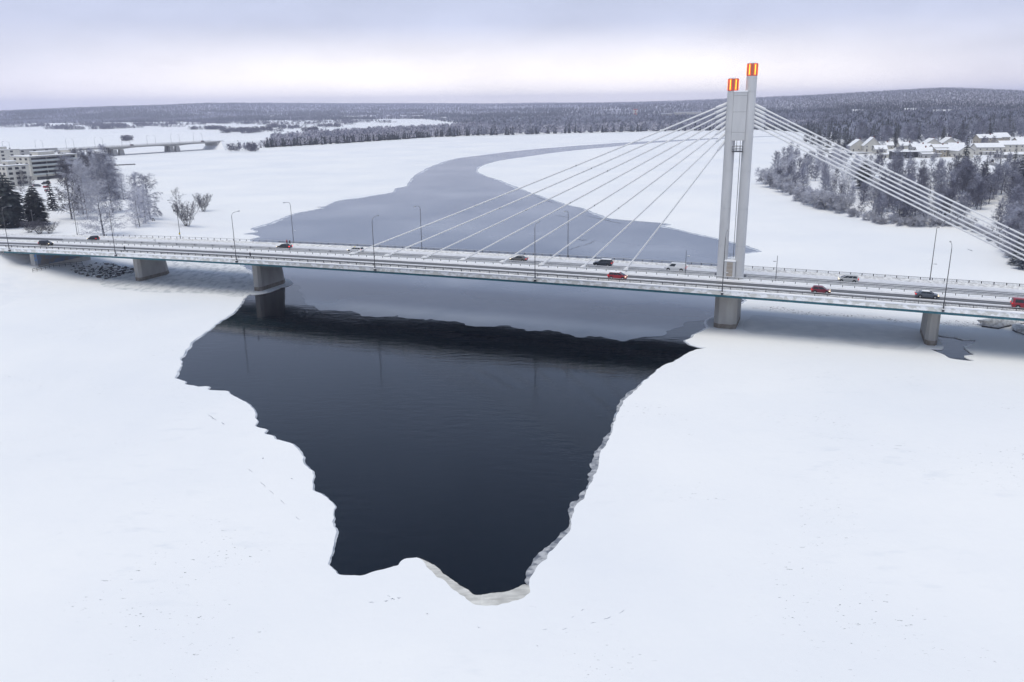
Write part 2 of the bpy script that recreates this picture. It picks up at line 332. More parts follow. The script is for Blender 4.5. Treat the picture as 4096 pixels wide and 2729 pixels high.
def slab(name, px, z0, z1, mt, seed, label=None, cat=None, amp=.002, step=.0035, zj=0.0):
    P = rough(px, amp, step, seed); n = len(P); vs = [Vector(p) for p in P]
    V, _, F, *_ = delaunay_2d_cdt(vs, [(i, (i+1) % n) for i in range(n)], [], 1, 1e-5)
    mb = MB(); rj = np.random.default_rng(seed+100); mb.add([(p[0], p[1], z1+rj.uniform(-zj, zj)) for p in V], [tuple(f) for f in F])
    a = sum(P[i][0]*P[(i+1) % n][1]-P[(i+1) % n][0]*P[i][1] for i in range(n)); q = P if a > 0 else P[::-1]
    mb.add([(p[0], p[1], z1) for p in q]+[(p[0], p[1], z0) for p in q], [(i, n+i, n+(i+1) % n, (i+1) % n) for i in range(n)])
    o = mb.build(name, mt)
    return tag(o, label, cat) if label else tag(o, kind='structure')
# grey new ice along the right-hand rim, silty ice at the downstream lip, ice collars round the piers
RIM_OUT = [(2580,1545),(2530,1595),(2488,1668),(2450,1756),(2424,1800),(2408,1858),(2394,1905),(2384,1945),(2366,1985),(2344,2022),(2324,2060),(2314,2116),(2286,2150),(2264,2180),(2239,2212),(2210,2246),(2174,2292),(2144,2342),(2130,2362)]
RIM_IN = [(2102,2337),(2106,2302),(2128,2264),(2161,2214),(2194,2181),(2213,2153),(2233,2131),(2269,2098),(2277,2059),(2296,2012),(2315,1999),(2338,1949),(2351,1910),(2365,1861),(2390,1800),(2416,1755),(2452,1668),(2497,1590),(2560,1538)]
slab('new_ice_rim', RIM_OUT+RIM_IN, -.2, .07, GREYICE, 21, 'narrow ledge of grey new ice along the right-hand rim of the open water', 'ice ledge', .0032, .0026, .035)
slab('silty_ice_ledge', [(1690,2238),(1736,2258),(1780,2294),(1835,2330),(1874,2358),(1901,2380),(1973,2371),(2028,2363),(2078,2347),(2104,2338),(2130,2355),(2126,2395),(2066,2426),(1990,2444),(1896,2436),(1845,2410),(1796,2378),(1738,2332),(1700,2296),(1660,2262),(1640,2244),(1664,2232)], -.2, .10, BEIGEICE, 22, 'beige silty ice lip at the near end of the open water', 'ice ledge', .0026, .0026, .03)
slab('pier_ice_collar', [(991,1171),(999,1160),(1021,1150),(1060,1120),(1130,1112),(1156,1115),(1173,1123),(1179,1132),(1159,1145),(1125,1152),(1091,1164),(1060,1172),(1020,1178),(999,1177)], -.1, .10, ICE, 23, 'thin snowy ice collar round the foot of the river pier left of the pylon', 'ice floe')

# thin new ice over the water above the bridge, ragged where it gives way to open water
SKIM = mat('skim_ice', (.075, .105, .16), .20, (.19, .22, .275), .020, detail=9, lo=.40, hi=.66, bump=.06, bscale=.7, bdist=.02)
slab('skim_ice', [(1000,1140),(1100,1120),(1178,1133),(1196,1168),(1225,1200),(1262,1226),(1330,1240),(1420,1238),(1510,1262),(1600,1258),(1700,1282),(1800,1282),(1900,1306),(2000,1302),(2100,1326),(2200,1322),(2300,1346),(2400,1342),(2490,1358),(2570,1350),(2680,1318),(2740,1290),(2850,1270),(3000,1190),(3100,1000),(3300,542),(2000,590),(1400,690),(800,880),(880,1080)], -.05, .02, SKIM, 31, amp=.0065, step=.0022)
mb = MB()
for k_, (u, v, ln_, w_, a_) in enumerate(((2300,992,70,1.6,-.33),(2360,972,60,1.8,-.45),(2500,1000,14,1,.1),(2330,1166,12,1,0),(2420,880,160,1.4,.22),(2180,800,120,1.2,.35),(2050,720,90,1.0,.3),(1500,1010,18,1,0),(2250,866,60,1.0,.15),(1980,690,70,.9,.35),(2330,960,40,2.0,.1))):
    pl_ = sliver(u, v, ln_, w_, a_, 50+k_); mb.add([tuple(g(x, y, .03)[:2])+(.03,) for x, y in pl_], [tuple(range(len(pl_)))], 0)
tag(mb.build('skim_ice_cracks', [mat('wet_crack', (.03, .035, .045), .3)]), kind='stuff')
SCOUR_SHADE = mat('scoured_shaded_ice', (.80, .82, .85), .6, (.56, .59, .63), .4, detail=9, lo=.46, hi=.62, bump=.9, bscale=.8, bdist=.35, stretch=(1.4, .6, 1))
SPECK = mat('gravelly_drift', (.86, .87, .89), .8, (.16, .16, .17), 2.2, detail=6, lo=.56, hi=.66)
slab('rough_shaded_ice', [(330,1088),(430,1148),(560,1166),(720,1174),(860,1182),(965,1192),(998,1172),(1016,1140),(1002,1096),(955,1064),(820,1040),(560,1048),(470,1082)], -.05, .175, SCOUR_SHADE, 32, amp=.003)  # rough ice; under-deck shade is also put into its grey
slab('rough_shaded_ice', [(3020,1262),(3300,1290),(3560,1300),(3672,1318),(3700,1340),(3690,1385),(3640,1398),(3500,1392),(3200,1350),(2990,1330),(2975,1290)], -.05, .172, mat('shade_tinted_crust', (.80, .81, .83), .7, (.70, .72, .75), .3, detail=6, bump=.6, bscale=.7, bdist=.2), 33, amp=.003)  # greyer slab paints the deck's shade onto the snow
slab('gravelly_drift', [(3005,1232),(3100,1228),(3200,1244),(3300,1252),(3420,1260),(3540,1268),(3560,1278),(3450,1274),(3330,1266),(3200,1258),(3100,1246)], -.05, .18, SPECK, 34, amp=.002)
slab('gravelly_drift', [(3560,1276),(3660,1282),(3690,1290),(3560,1290)], -.05, .18, SPECK, 35); slab('gravelly_drift', [(3755,1292),(3830,1280),(3900,1290),(3960,1302),(3880,1306),(3800,1304)], -.05, .18, SPECK, 36)
# ------------------------------------------------------------------ terrain
LSH = [(-400,1360),(-20,1240),(230,1150),(420,1120),(500,1085),(560,1050),(760,985),(905,950),(880,905),(840,858),(760,815),(650,772),(560,735),(490,705),(430,668),(405,645),(340,626),(250,617),(100,612),(-300,606)]
RSH = [(4700,1330),(4330,1180),(4180,1130),(4062,1075),(3975,990),(3880,925),(3760,914),(3600,912),(3500,898),(3400,872),(3300,843),(3230,825),(3160,790),(3110,762),(3058,745),(3056,722),(3105,690),(3128,650),(3138,600),(3160,578),(3112,568),(3108,556),(3200,549),(3262,535),(3300,520)]
LPOLY = [tuple(g(u, v)[:2]) for u, v in LSH] + [(-1500, 700), (-1500, 120)]
RPOLY = [tuple(g(u, v)[:2]) for u, v in RSH] + [(620, 1700), (2600, 1700), (2600, 60)]
def vnoise(x, y, sc_, seed=0):
    xs, ys = x/sc_+seed*17.3, y/sc_-seed*9.1; xi, yi = np.floor(xs), np.floor(ys); fx, fy = xs-xi, ys-yi; fx = fx*fx*(3-2*fx); fy = fy*fy*(3-2*fy)
    h = lambda a, b: np.modf(np.abs(np.sin(a*127.1+b*311.7+seed)*43758.5453))[0]
    return (h(xi, yi)*(1-fx)+h(xi+1, yi)*fx)*(1-fy)+(h(xi, yi+1)*(1-fx)+h(xi+1, yi+1)*fx)*fy
def h_left(P):
    d = pdist(P, LPOLY, True)*np.where(pip(P, LPOLY), 1, -1)
    h = -.5+.9*sstep(d, -3, 3)+3.2*sstep(d, 2, 30)+3.4*sstep(d, 50, 190)+.5*(vnoise(P[:, 0], P[:, 1], 14, 1)-.5)*sstep(d, 0, 10)
    s = (P-BO[:2])@BT[:2]; of = (P-BO[:2])@BN[:2]
    emb = (zd(np.minimum(s, -200))-.25)-np.maximum(0, np.abs(of)-13.2)*.5-np.maximum(0, s+219)*.62
    h = np.maximum(h, emb)
    under = np.exp(-(of/13)**4)*sstep(s, -232, -215)*sstep(-s, 150, 200)      # kept low beneath the deck
    slope = np.clip(3.4-(s+196)*.17, 0.0, 3.4)
    h = np.where(d > 0, h*(1-under)+np.minimum(h, slope+np.maximum(0, -(s+206))*.45)*under, h)
    return h
def h_right(P):
    d = pdist(P, RPOLY, True)*np.where(pip(P, RPOLY), 1, -1)
    return -.5+1.2*sstep(d, -1.5, 3)+1.8*sstep(d, 2, 16)+7.2*sstep(d, 18, 120)+.7*(vnoise(P[:, 0], P[:, 1], 11, 2)-.5)*sstep(d, 0, 8)
UTAB = [-2500,-800,0,500,900,1400,2000,2500,3000,3400,3700,4096,4900,6500]; PTAB = [6,2,-2,13,21,12,6,8,16,27,36,20,14,14]
RTAB = [5200,5200,5200,5400,6200,8600,9200,7600,5600,4700,4400,4300,4300,4300]; D1TAB = [4000,4000,4000,3900,3600,3400,2600,2300,1900,1500,1300,1200,1200,1200]
def azu(P): return 2048+FPX*math.cos(PITCH)*P[:, 0]/np.maximum(P[:, 1], 1)*1.03
def h_far(P):
    D = np.hypot(P[:, 0], P[:, 1]); u = azu(P)
    R_ = np.interp(u, UTAB, RTAB); H_ = CAMH+np.interp(u, UTAB, PTAB)/FPX*R_-13; d1 = np.interp(u, UTAB, D1TAB)
    z = H_*sstep(D, d1, R_)+(vnoise(P[:, 0], P[:, 1], 900, 3)-.5)*18*sstep(D, d1, R_)-H_*.5*sstep(D, R_, R_*1.5)
    b = 9*sstep(u, 3150, 3400)*sstep(D, 500, 800)*(1-sstep(D, d1, R_))
    return z+b-.4
def ground_z(P):
    P = np.atleast_2d(np.asarray(P, float))[:, :2]
    z = np.full(len(P), .16); z = np.maximum(z, h_far(P))
    a = (P[:, 0] < -40) & (P[:, 1] < 1100)
    if a.any(): z[a] = np.maximum(z[a], h_left(P[a]))
    a = P[:, 0] > 90
    if a.any(): z[a] = np.maximum(z[a], h_right(P[a]))
    return z
def gt(u, v, n=14):
    z = 3.0
    for _ in range(n):
        p = g(u, v, z); z = .5*z+.5*float(ground_z(p[None, :2])[0])
    p = g(u, v, z); return np.array([p[0], p[1], float(ground_z(p[None, :2])[0])])
def gtN(U, V, n=12):
    """many photo pixels at once"""
    x0, y0 = U-2048, V-1364.5; x = x0*math.cos(ROLL)+y0*math.sin(ROLL); y = -x0*math.sin(ROLL)+y0*math.cos(ROLL)
    d = FW[None]+RT[None]*(x/FPX)[:, None]-UP[None]*(y/FPX)[:, None]; z = np.full(len(U), 3.0)
    for _ in range(n):
        t = (z-CAMH)/d[:, 2]; P = d[:, :2]*t[:, None]; z = .5*z+.5*ground_z(P)
    return np.column_stack([P, ground_z(P)])
def grid(name, xs, ys, hf, mt):
    X, Y = np.meshgrid(xs, ys); P = np.column_stack([X.ravel(), Y.ravel()]); Z = hf(P); nx, ny = len(xs), len(ys)
    i = np.arange(nx*ny).reshape(ny, nx); F = np.column_stack([i[:-1, :-1].ravel(), i[:-1, 1:].ravel(), i[1:, 1:].ravel(), i[1:, :-1].ravel()])
    k = (Z[F] > -.45).any(1)
    return tag(link(name, np_mesh(name, np.column_stack([P, Z]), F[k], mt, smooth=True)), kind='structure')
grid('left_bank', np.concatenate([np.arange(-620, -330, 9), np.arange(-330, -60, 2.5)]), np.concatenate([np.arange(120, 190, 4), np.arange(190, 420, 2.2), np.arange(420, 900, 8)]), h_left, SNOW)
grid('right_bank', np.concatenate([np.arange(95, 300, 3), np.arange(300, 900, 12)]), np.concatenate([np.arange(120, 520, 3.5), np.arange(520, 1500, 14)]), h_right, SNOW)
FLOOR = mat('snowy_brushwood', (.34, .33, .38), .9, (.50, .50, .55), .004)
def far_hills():
    az = np.radians(np.linspace(-44, 44, 150)); D = np.geomspace(1100, 12500, 76); A, DD = np.meshgrid(az, D); P = np.column_stack([(DD*np.sin(A)).ravel(), (DD*np.cos(A)).ravel()])
    Z = h_far(P); nx, ny = len(az), len(D); i = np.arange(nx*ny).reshape(ny, nx)
    F = np.column_stack([i[:-1, :-1].ravel(), i[:-1, 1:].ravel(), i[1:, 1:].ravel(), i[1:, :-1].ravel()]); k = (Z[F] > -.38).any(1)
    return tag(link('far_hills', np_mesh('far_hills', np.column_stack([P, Z]), F[k], FLOOR, smooth=True)), kind='structure')
far_hills()
# ------------------------------------------------------------------ the cable-stayed bridge
def uvsheet(name, o0, o1, s0, s1, dz, mt, parent, step=6.0):
    n = max(1, int((s1-s0)/step)); V = []; F = []
    for i in range(n+1):
        s = s0+(s1-s0)*i/n; V += [BP(s, o0, dz), BP(s, o1, dz)]
    F = [(2*i, 2*i+2, 2*i+3, 2*i+1) for i in range(n)]
    me = bpy.data.meshes.new(name); me.from_pydata(V, [], F); me.materials.append(mt); uv = me.uv_layers.new(name='UVMap')
    for p in me.polygons:
        for li in p.loop_indices:
            vi = me.loops[li].vertex_index; i = vi//2
            uv.data[li].uv = ((o0, o1)[vi % 2], s0+(s1-s0)*i/n)
    return link(name, me, parent)
def sweep(prof, s0, s1, step=6.0, closed=True, jit=None):
    mb = MB(); n = max(1, int((s1-s0)/step)); k = len(prof); r = random.Random(5)
    for i in range(n+1):
        s = s0+(s1-s0)*i/n
        for (o, dz) in prof:
            j = r.uniform(-1, 1)*jit if jit else 0
            mb.v.append(BP(s, o, dz+(j if dz > .08 else 0)))
    for i in range(n):
        for a in range(k if closed else k-1):
            b = (a+1) % k; mb.f.append((i*k+a, i*k+b, (i+1)*k+b, (i+1)*k+a)); mb.m.append(0)
    if closed:
        mb.f.append(tuple(range(k-1, -1, -1))); mb.m.append(0); mb.f.append(tuple(n*k+a for a in range(k))); mb.m.append(0)
    return mb
def road_material(name, stops, o0, o1):
    m = bpy.data.materials.new(name); m.use_nodes = True; t = m.node_tree; b = t.nodes['Principled BSDF']; K = t.nodes.new; LK = t.links.new
    b.inputs['Roughness'].default_value = .55
    uv = K('ShaderNodeUVMap'); mp_ = K('ShaderNodeMapping'); LK(uv.outputs[0], mp_.inputs[0]); mp_.inputs['Scale'].default_value = (2.2, .05, 1)
    n = K('ShaderNodeTexNoise'); LK(mp_.outputs[0], n.inputs['Vector']); n.inputs['Scale'].default_value = 1; n.inputs['Detail'].default_value = 5
    sp = K('ShaderNodeSeparateXYZ'); LK(uv.outputs[0], sp.inputs[0])
    a = K('ShaderNodeMath'); a.operation = 'MULTIPLY_ADD'; LK(n.outputs[0], a.inputs[0]); a.inputs[1].default_value = .36; LK(sp.outputs[0], a.inputs[2])
    r = K('ShaderNodeMapRange'); LK(a.outputs[0], r.inputs[0]); r.inputs[1].default_value = o0+.18; r.inputs[2].default_value = o1+.18
    cr_ = K('ShaderNodeValToRGB'); LK(r.outputs[0], cr_.inputs[0]); el = cr_.color_ramp.elements
    st = [((p-o0)/(o1-o0), v) for p, v in stops]
    el[0].position = st[0][0]; el[0].color = (st[0][1],)*3+(1,); el[1].position = st[-1][0]; el[1].color = (st[-1][1],)*3+(1,)
    for p, v in st[1:-1]:
        e_ = el.new(p); e_.color = (v, v, v, 1)
    geo = K('ShaderNodeNewGeometry'); n2 = K('ShaderNodeTexNoise'); LK(geo.outputs['Position'], n2.inputs['Vector']); n2.inputs['Scale'].default_value = 1.1; n2.inputs['Detail'].default_value = 6
    r2 = K('ShaderNodeMapRange'); LK(n2.outputs[0], r2.inputs[0]); r2.inputs[1].default_value = .3; r2.inputs[2].default_value = .7; r2.inputs[3].default_value = .86; r2.inputs[4].default_value = 1.1
    x = K('ShaderNodeVectorMath'); x.operation = 'MULTIPLY'; LK(cr_.outputs[0], x.inputs[0]); x.inputs[1].default_value = (.98, .99, 1.03)
    y = K('ShaderNodeVectorMath'); y.operation = 'SCALE'; LK(x.outputs[0], y.inputs[0]); LK(r2.outputs[0], y.inputs[3])
    LK(y.outputs[0], b.inputs['Base Color'])
    return m
RN = road_material('wet_road_near', [(-10.3,.75),(-9.9,.55),(-9.6,.10),(-9.1,.085),(-8.7,.16),(-8.3,.085),(-7.85,.10),(-7.65,.8),(-6.85,.8),(-6.6,.13),(-6.2,.085),(-5.55,.09),(-5.25,.22),(-4.95,.09),(-4.2,.085),(-3.95,.16),(-3.7,.6),(-3.2,.74),(-2.9,.62),(-2.6,.78),(-1.7,.8)], -10.3, -1.7)
RF = road_material('wet_road_far', [(1.7,.7),(2.2,.6),(2.5,.12),(3.4,.075),(4.2,.11),(4.6,.075),(5.6,.075),(5.95,.10),(6.15,.72),(6.55,.7),(6.75,.30),(6.95,.72),(7.6,.78),(8.6,.74),(10.3,.80)], 1.7, 10.3)
TRAMP = mat('trampled_snow', (.80, .81, .82), .8, (.52, .52, .53), 1.3, lo=.42, hi=.62, bump=.8, bscale=2.5, bdist=.12)
FASC = mat('snow_dusted_fascia', (.60, .60, .57), .8, (.86, .87, .88), .75, lo=.44, hi=.58, bump=.3, bscale=3, stretch=(1, 1, 1.4))
PIERC = mat('pier_concrete', (.30, .29, .275), .85, (.40, .395, .38), .5, lo=.3, hi=.7, bump=.25, bscale=5, stretch=(1, 1, .25))
STAIN = mat('wet_stained_concrete', (.13, .105, .08), .7, (.21, .19, .165), 1.2, stretch=(1, 1, .6))
S0, S1 = -244.0, 126.0
bridge = tag(empty('cable_stayed_bridge', tuple(BO)), 'long cable-stayed road bridge with a twin-column white pylon over the half-frozen river', 'bridge')
ROOT = bridge
_lk = link
def bl(o):            # bridge parts are modelled in world space; keep them there under the bridge's root
    o.parent = bridge; o.matrix_parent_inverse = Matrix.Translation(-Vector(bridge.location)); return o
def sub(o, p):
    o.parent = p; return o
deck = bl(sweep([(-12.45, .02), (-12.45, -1.08), (-12.0, -1.08), (-11.2, -.62), (-8.5, -.75), (8.5, -.75), (11.2, -.62), (12.0, -1.08), (12.45, -1.08), (12.45, .02)], S0, S1).build('deck_slab', FASC))
bl(sweep([(-12.36, -1.082), (-12.36, -1.58), (-11.9, -1.66), (-11.75, -1.0)], S0+31, S1).build('edge_girder', TEAL))
bl(sweep([(12.36, -1.082), (11.75, -1.0), (11.9, -1.66), (12.36, -1.58)], S0+31, S1).build('edge_girder', TEAL))
for c_ in (-5.2, 5.2):
    bl(sweep([(c_-2.1, -.7), (c_-1.6, -2.15), (c_+1.6, -2.15), (c_+2.1, -.7)], S0+33, S1).build('box_girder', TEAL))
near_road = uvsheet('roadway', -10.3, -1.7, S0, S1, .03, RN, deck); far_road = uvsheet('roadway', 1.7, 10.3, S0, S1, .03, RF, deck)
sub(sweep([(-12.3, .0), (-12.3, .13), (-10.32, .13), (-10.22, .0)], S0, S1).build('walkway', TRAMP), deck)
sub(sweep([(10.22, .0), (10.32, .13), (12.3, .13), (12.3, .0)], S0, S1).build('walkway', TRAMP), deck)
sub(sweep([(-1.7, .0), (-1.6, .15), (1.6, .15), (1.7, .0)], -206, S1).build('median', SNOW), deck)
sub(sweep([(-12.52, -.18), (-12.56, .04), (-12.48, .13), (-12.25, .2), (-12.02, .12)], S0, S1, .8, False, .07).build('snow_ledge', SNOW), deck)
sub(sweep([(10.9, .1), (11.35, .25), (11.75, .38), (12.1, .30), (12.4, .1)], -212, S1, .8, False, .03).build('snow_ledge', TRAMP), deck)
for o in deck.children: o.matrix_parent_inverse = Matrix.Identity(4)

# railings along both edges
def railing(off, s0, s1, picket_from, label):
    mb = sweep([(off-.05, .80), (off-.05, .86), (off+.05, .86), (off+.05, .80)], s0, s1)
    r_ = bl(mb.build('railing', DARK)); r_['label'] = label
    sub(sweep([(off-.035, .862), (off-.02, .89), (off+.02, .89), (off+.035, .862)], s0, s1).build('rail_snow', SNOW), r_)
    sub(sweep([(off-.03, .26), (off-.03, .31), (off+.03, .31), (off+.03, .26)], s0, s1).build('lower_rail', DARK), r_)
    sgn = -1 if off < 0 else 1
    p1 = MB(); p1.box((0, 0, .42), (.13, .11, .84)); m1 = p1.mesh('railing_post', DARK)
    p2_ = MB(); p2_.box((0, 0, .42), (.13, .11, .84)); p2_.add([(-.06, 0, .05), (.06, 0, .05), (.06, 0, .62), (-.06, 0, .62), (-.06, .42*(-sgn), .05), (.06, .42*(-sgn), .05)], [(0, 1, 5, 4), (3, 2, 1, 0), (3, 4, 5, 2), (0, 4, 3), (1, 2, 5)]); m2 = p2_.mesh('braced_post', DARK)
    s = s0; i = 0
    while s <= s1:
        o = link('railing_post', m2 if i % 2 else m1, r_); o.location = BP(s, off); o.rotation_euler = (0, 0, AX); s += 2.4; i += 1
    pk = MB(); s = picket_from
    while s <= s1:
        x, y, z = BP(s, off); pk.box((x, y, z+.55), (.05, .04, .50), 0, AX); s += .24
    q = sub(pk.build('pickets', DARK), r_); q['kind'] = 'stuff'
    return r_
railing(-12.2, -212, 72, -152, 'steel railing with close pickets along the near edge of the deck')
railing(12.2, -200, 72, -131, 'steel railing with close pickets along the far edge of the deck')
# median guard rails
def guard(off, s0, s1, rails, label):
    first = None
    for (o, dz) in rails:
        q = bl(sweep([(o-.05, dz-.1), (o-.05, dz+.05), (o+.05, dz+.05), (o+.05, dz-.1)], s0, s1).build('guard_rail', GALV))
        if not first: first = q; q['label'] = label
        sub(sweep([(o-.08, dz+.052), (o-.05, dz+.11), (o+.05, dz+.11), (o+.08, dz+.052)], s0, s1).build('rail_snow', SNOW), q)
    pm = MB(); pm.box((0, 0, .33), (.12, .10, .66)); pm = pm.mesh('guard_post', DARK); s = s0+.6
    while s <= s1:
        o = link('guard_post', pm, first); o.location = BP(s, off, .03); o.rotation_euler = (0, 0, AX); s += 2.4
    return first
guard(-1.45, -204, -3.4, [(-1.52, .66)], 'low guard rail capped with snow on the near side of the median')
guard(-1.45, -3.2, 66, [(-1.52, .66)], 'low guard rail capped with snow in front of the pylon foot')
guard(1.3, -204, -3.4, [(1.22, .70), (1.22, .38)], 'double guard rail on the far side of the median')
guard(1.3, 3.6, 72, [(1.22, .70), (1.22, .38)], 'double guard rail on the far side of the median right of the pylon')
sp = MB(); sp.tube([(0, 0, .2), (0, 0, .75)], .17, 8); sp.tube([(0, 0, .75), (0, 0, .82)], .22, 8); sp = sp.mesh('marker_post', [GALV])
s = -198.0
while s < -98:
    o = bl(link('marker_post', sp)); o.location = BP(s, .75, .15); o.rotation_euler = (0, 0, AX); s += 6.6

# piers
def lp(s, off): P = BO+BT*s+BN*off; return (P[0], P[1])
def pier(s, hs, f0, r_top, r_bot, name='pier', z0=-1.5, zt=None, label=None):
    """wedge-shaped river pier: flat near face with chamfers, sloping ice-breaker nose on the far (upstream) side"""
    zt = zt or zd(s)-1.35; mb = MB()
    bands = [(z0, 0.0), (1.2, (1.2-z0)/(zt-z0)), (zt, 1.0)]
    def ring(t): 
        rr = r_bot+(r_top-r_bot)*min(1, max(0, (t-.05)/.75)); c = .8
        return [lp(s-hs, f0+c), lp(s-hs*.55, f0), lp(s+hs*.55, f0), lp(s+hs, f0+c), lp(s+hs, rr-2.0), lp(s+.25, rr), lp(s-.25, rr), lp(s-hs, rr-2.0)]
    V = []
    for z, t in bands: V += [(x, y, z) for x, y in ring(t)]
    for i in range(2):
        for a in range(8): mb.f.append((i*8+a, i*8+(a+1) % 8, (i+1)*8+(a+1) % 8, (i+1)*8+a)); mb.m.append(1 if i == 0 else 0)
    mb.v = V; mb.f += [tuple(range(7, -1, -1)), tuple(16+a for a in range(8))]; mb.m += [0, 0]
    o = bl(mb.build(name, [PIERC, STAIN])); 
    if label: o['label'] = label
    return o
pier(-168.2, 1.25, -6.1, 4.9, 6.7, label='wedge-shaped concrete pier standing on the ice near the left bank')
pier(-125.8, 1.35, -6.1, 5.0, 6.9, label='wedge-shaped concrete pier standing in the open water')
pier(0.2, 2.45, -5.9, 5.6, 6.2, label='broad concrete pier carrying the pylon')
pier(41.6, 1.15, -5.9, 5.4, 7.2, label='slim concrete pier on the ice right of the pylon')
pier(84, 1.15, -5.9, 5.4, 7.0)
GRAF = mat('painted_concrete', (.16, .15, .15), .8, (.12, .16, .24), .55, lo=.45, hi=.55)
BLUEP = mat('blue_spray_paint', (.03, .14, .34), .6, (.15, .155, .16), 1.1, lo=.42, hi=.56)
mb = MB(); mb.prism([lp(-206, -9.6), lp(-203, -9.6), lp(-203, 9.5), lp(-206, 9.5)], 1.0, zd(-205)-.78)
ab = bl(mb.build('abutment', CONC))
mb = MB(); mb.prism([lp(-203.2, -9.64), lp(-202.97, -9.64), lp(-202.97, 9.2), lp(-203.2, 9.2)], 3.3, zd(-205)-1.4); sub(mb.build('graffiti', GRAF), ab)
mb = MB(); mb.prism([lp(-204.2, -9.66), lp(-203.1, -9.66), lp(-203.1, -9.5), lp(-204.2, -9.5)], 3.4, zd(-205)-1.2); sub(mb.build('graffiti', BLUEP), ab)

# pylon
cvec = np.array([-BO[0], -BO[1]]); CAMA = math.atan2(cvec[1], cvec[0])
CAP_GLOW = mat('painted_cap_glow', (.22, .10, .08), .4, emit=(1, .12, .04), estr=.16)  # dim emission paints the slots' red glow onto the cap concrete
CORE = mat('lantern_core', (1, .6, .1), .4, emit=(1.0, .33, .012), estr=2.0); HALO = mat('painted_slot_glow', (.6, .08, .03), .4, emit=(1.0, .085, .012), estr=1.3)  # HALO: wide red strip paints the glow spilling round each tube
def column(s, ztop):
    x, y = lp(s, 0); R_ = 1.10; mb = MB(); pts = []; rs = []; z = zd(0)-.6
    z_ = z
    while z_ < ztop-.01:
        nx_ = min(z_+8.2, ztop); pts += [(x, y, z_), (x, y, nx_-.09)]; rs += [R_, R_]
        if nx_ < ztop: pts += [(x, y, nx_-.085), (x, y, nx_-.005)]; rs += [R_-.08, R_-.08]
        else: pts.append((x, y, ztop)); rs.append(R_)
        z_ = nx_
    mb.tube(pts, rs, 40); c = bl(mb.build('pylon_column', PYLON, smooth=False))
    mb = MB(); mb.tube([(x, y, ztop), (x, y, ztop+.12), (x, y, ztop+.3)], [1.0, .85, .35], 20); sub(mb.build('snow_cap', SNOW, smooth=True), c)
    mb = MB(); mb.tube([(x, y, ztop-2.5), (x, y, ztop-.01)], 1.112, 40); sub(mb.build('cap_glow_sleeve', CAP_GLOW), c)
    for k in range(6):
        a = CAMA+rad(30)+k*rad(60); dx, dy = math.cos(a), math.sin(a)
        h = MB(); h.box((x+dx*1.07, y+dy*1.07, ztop-1.22), (.16, .42, 2.25), 0, a); h = sub(h.build('slot_glow', HALO), c)
        q = MB(); q.box((x+dx*1.13, y+dy*1.13, ztop-1.22), (.10, .17, 2.0), 0, a); sub(q.build('light_tube', CORE), c)
    return c
colA = column(-1.74, 53.4); colA['label'] = 'shorter left column of the pylon with glowing orange slots at its top'
colB = column(1.98, 56.35); colB['label'] = 'taller right column of the pylon with glowing orange slots at its top'
mb = MB(); mb.prism([lp(-1.3, -1.22), lp(1.42, -1.22), lp(1.42, 1.22), lp(-1.3, 1.22)], 40.7, 50.7); pn = bl(mb.build('pylon_panel', PYLON))
mb = MB(); mb.prism([lp(-1.42, -1.3), lp(1.54, -1.3), lp(1.54, 1.3), lp(-1.42, 1.3)], 50.702, 50.95, 0, .03); sub(mb.build('snow_cap', SNOW), pn)
mb = MB()
for zz in (42.4, 46.6, 49.9): mb.prism([lp(-1.3, -1.226), lp(1.42, -1.226), lp(1.42, -1.2), lp(-1.3, -1.2)], zz, zz+.04)
sub(mb.build('panel_joint', DARK), pn)
mb = MB(); mb.prism([lp(-1.1, -1.28), lp(1.25, -1.28), lp(1.25, 1.28), lp(-1.1, 1.28)], zd(0)-.2, 14.5); cb = bl(mb.build('pylon_base_block', PYLON))
mb = MB(); mb.prism([lp(-1.2, -1.4), lp(1.35, -1.4), lp(1.35, 1.4), lp(-1.2, 1.4)], 14.502, 14.75, 0, .05); sub(mb.build('snow_cap', SNOW), cb)
BEIGE = mat('beige_panel', (.42, .37, .31), .8, (.36, .32, .28), 2)
for k in range(4):
    mb = MB(); mb.prism([lp(-.6, -1.33), lp(.7, -1.33), lp(.7, -1.25), lp(-.6, -1.25)], 10.95+k*.86, 10.95+k*.86+.8); sub(mb.build('cladding_panel', BEIGE), cb)
mb = MB()
mb.prism([lp(-1.0, -1.5), lp(1.2, -1.5), lp(1.2, 1.5), lp(-1.0, 1.5)], 38.3, 38.45)
for a, b in (((-1.0, -1.45), (1.2, -1.45)), ((-1.0, 1.45), (1.2, 1.45))):
    for zz in (38.9, 39.5): mb.tube([(*lp(*a), zz), (*lp(*b), zz)], .035, 5)
    for t in (0, .33, .66, 1): q = lp(a[0]+(b[0]-a[0])*t, a[1]); mb.tube([(*q, 38.4), (*q, 39.55)], .035, 5)
pl = bl(mb.build('maintenance_platform', DARK))
mb = MB(); mb.tube([(*lp(.55, 0), 15.2), (*lp(.55, 0), 38.3)], .045, 5); mb.tube([(*lp(.55, .35), 15.2), (*lp(.55, .35), 38.3)], .045, 5)
for k in range(46): zz = 15.4+k*.5; mb.tube([(*lp(.55, 0), zz), (*lp(.55, .35), zz)], .02, 4)
for k in (-.25, .5): mb.tube([(*lp(k, 0), 38.4), (*lp(k, 0), 40.8)], .05, 5)
sub(mb.build('ladder', DARK), pl)
mb = MB()
for t in (-.9, -.2, .5): mb.tube([(*lp(t, .9), 14.7), (*lp(t, .9), 15.8)], .03, 5)
for zz in (15.3, 15.8): mb.tube([(*lp(-.9, .9), zz), (*lp(.9, .9), zz)], .03, 5)
sub(mb.build('base_handrail', DARK), cb)

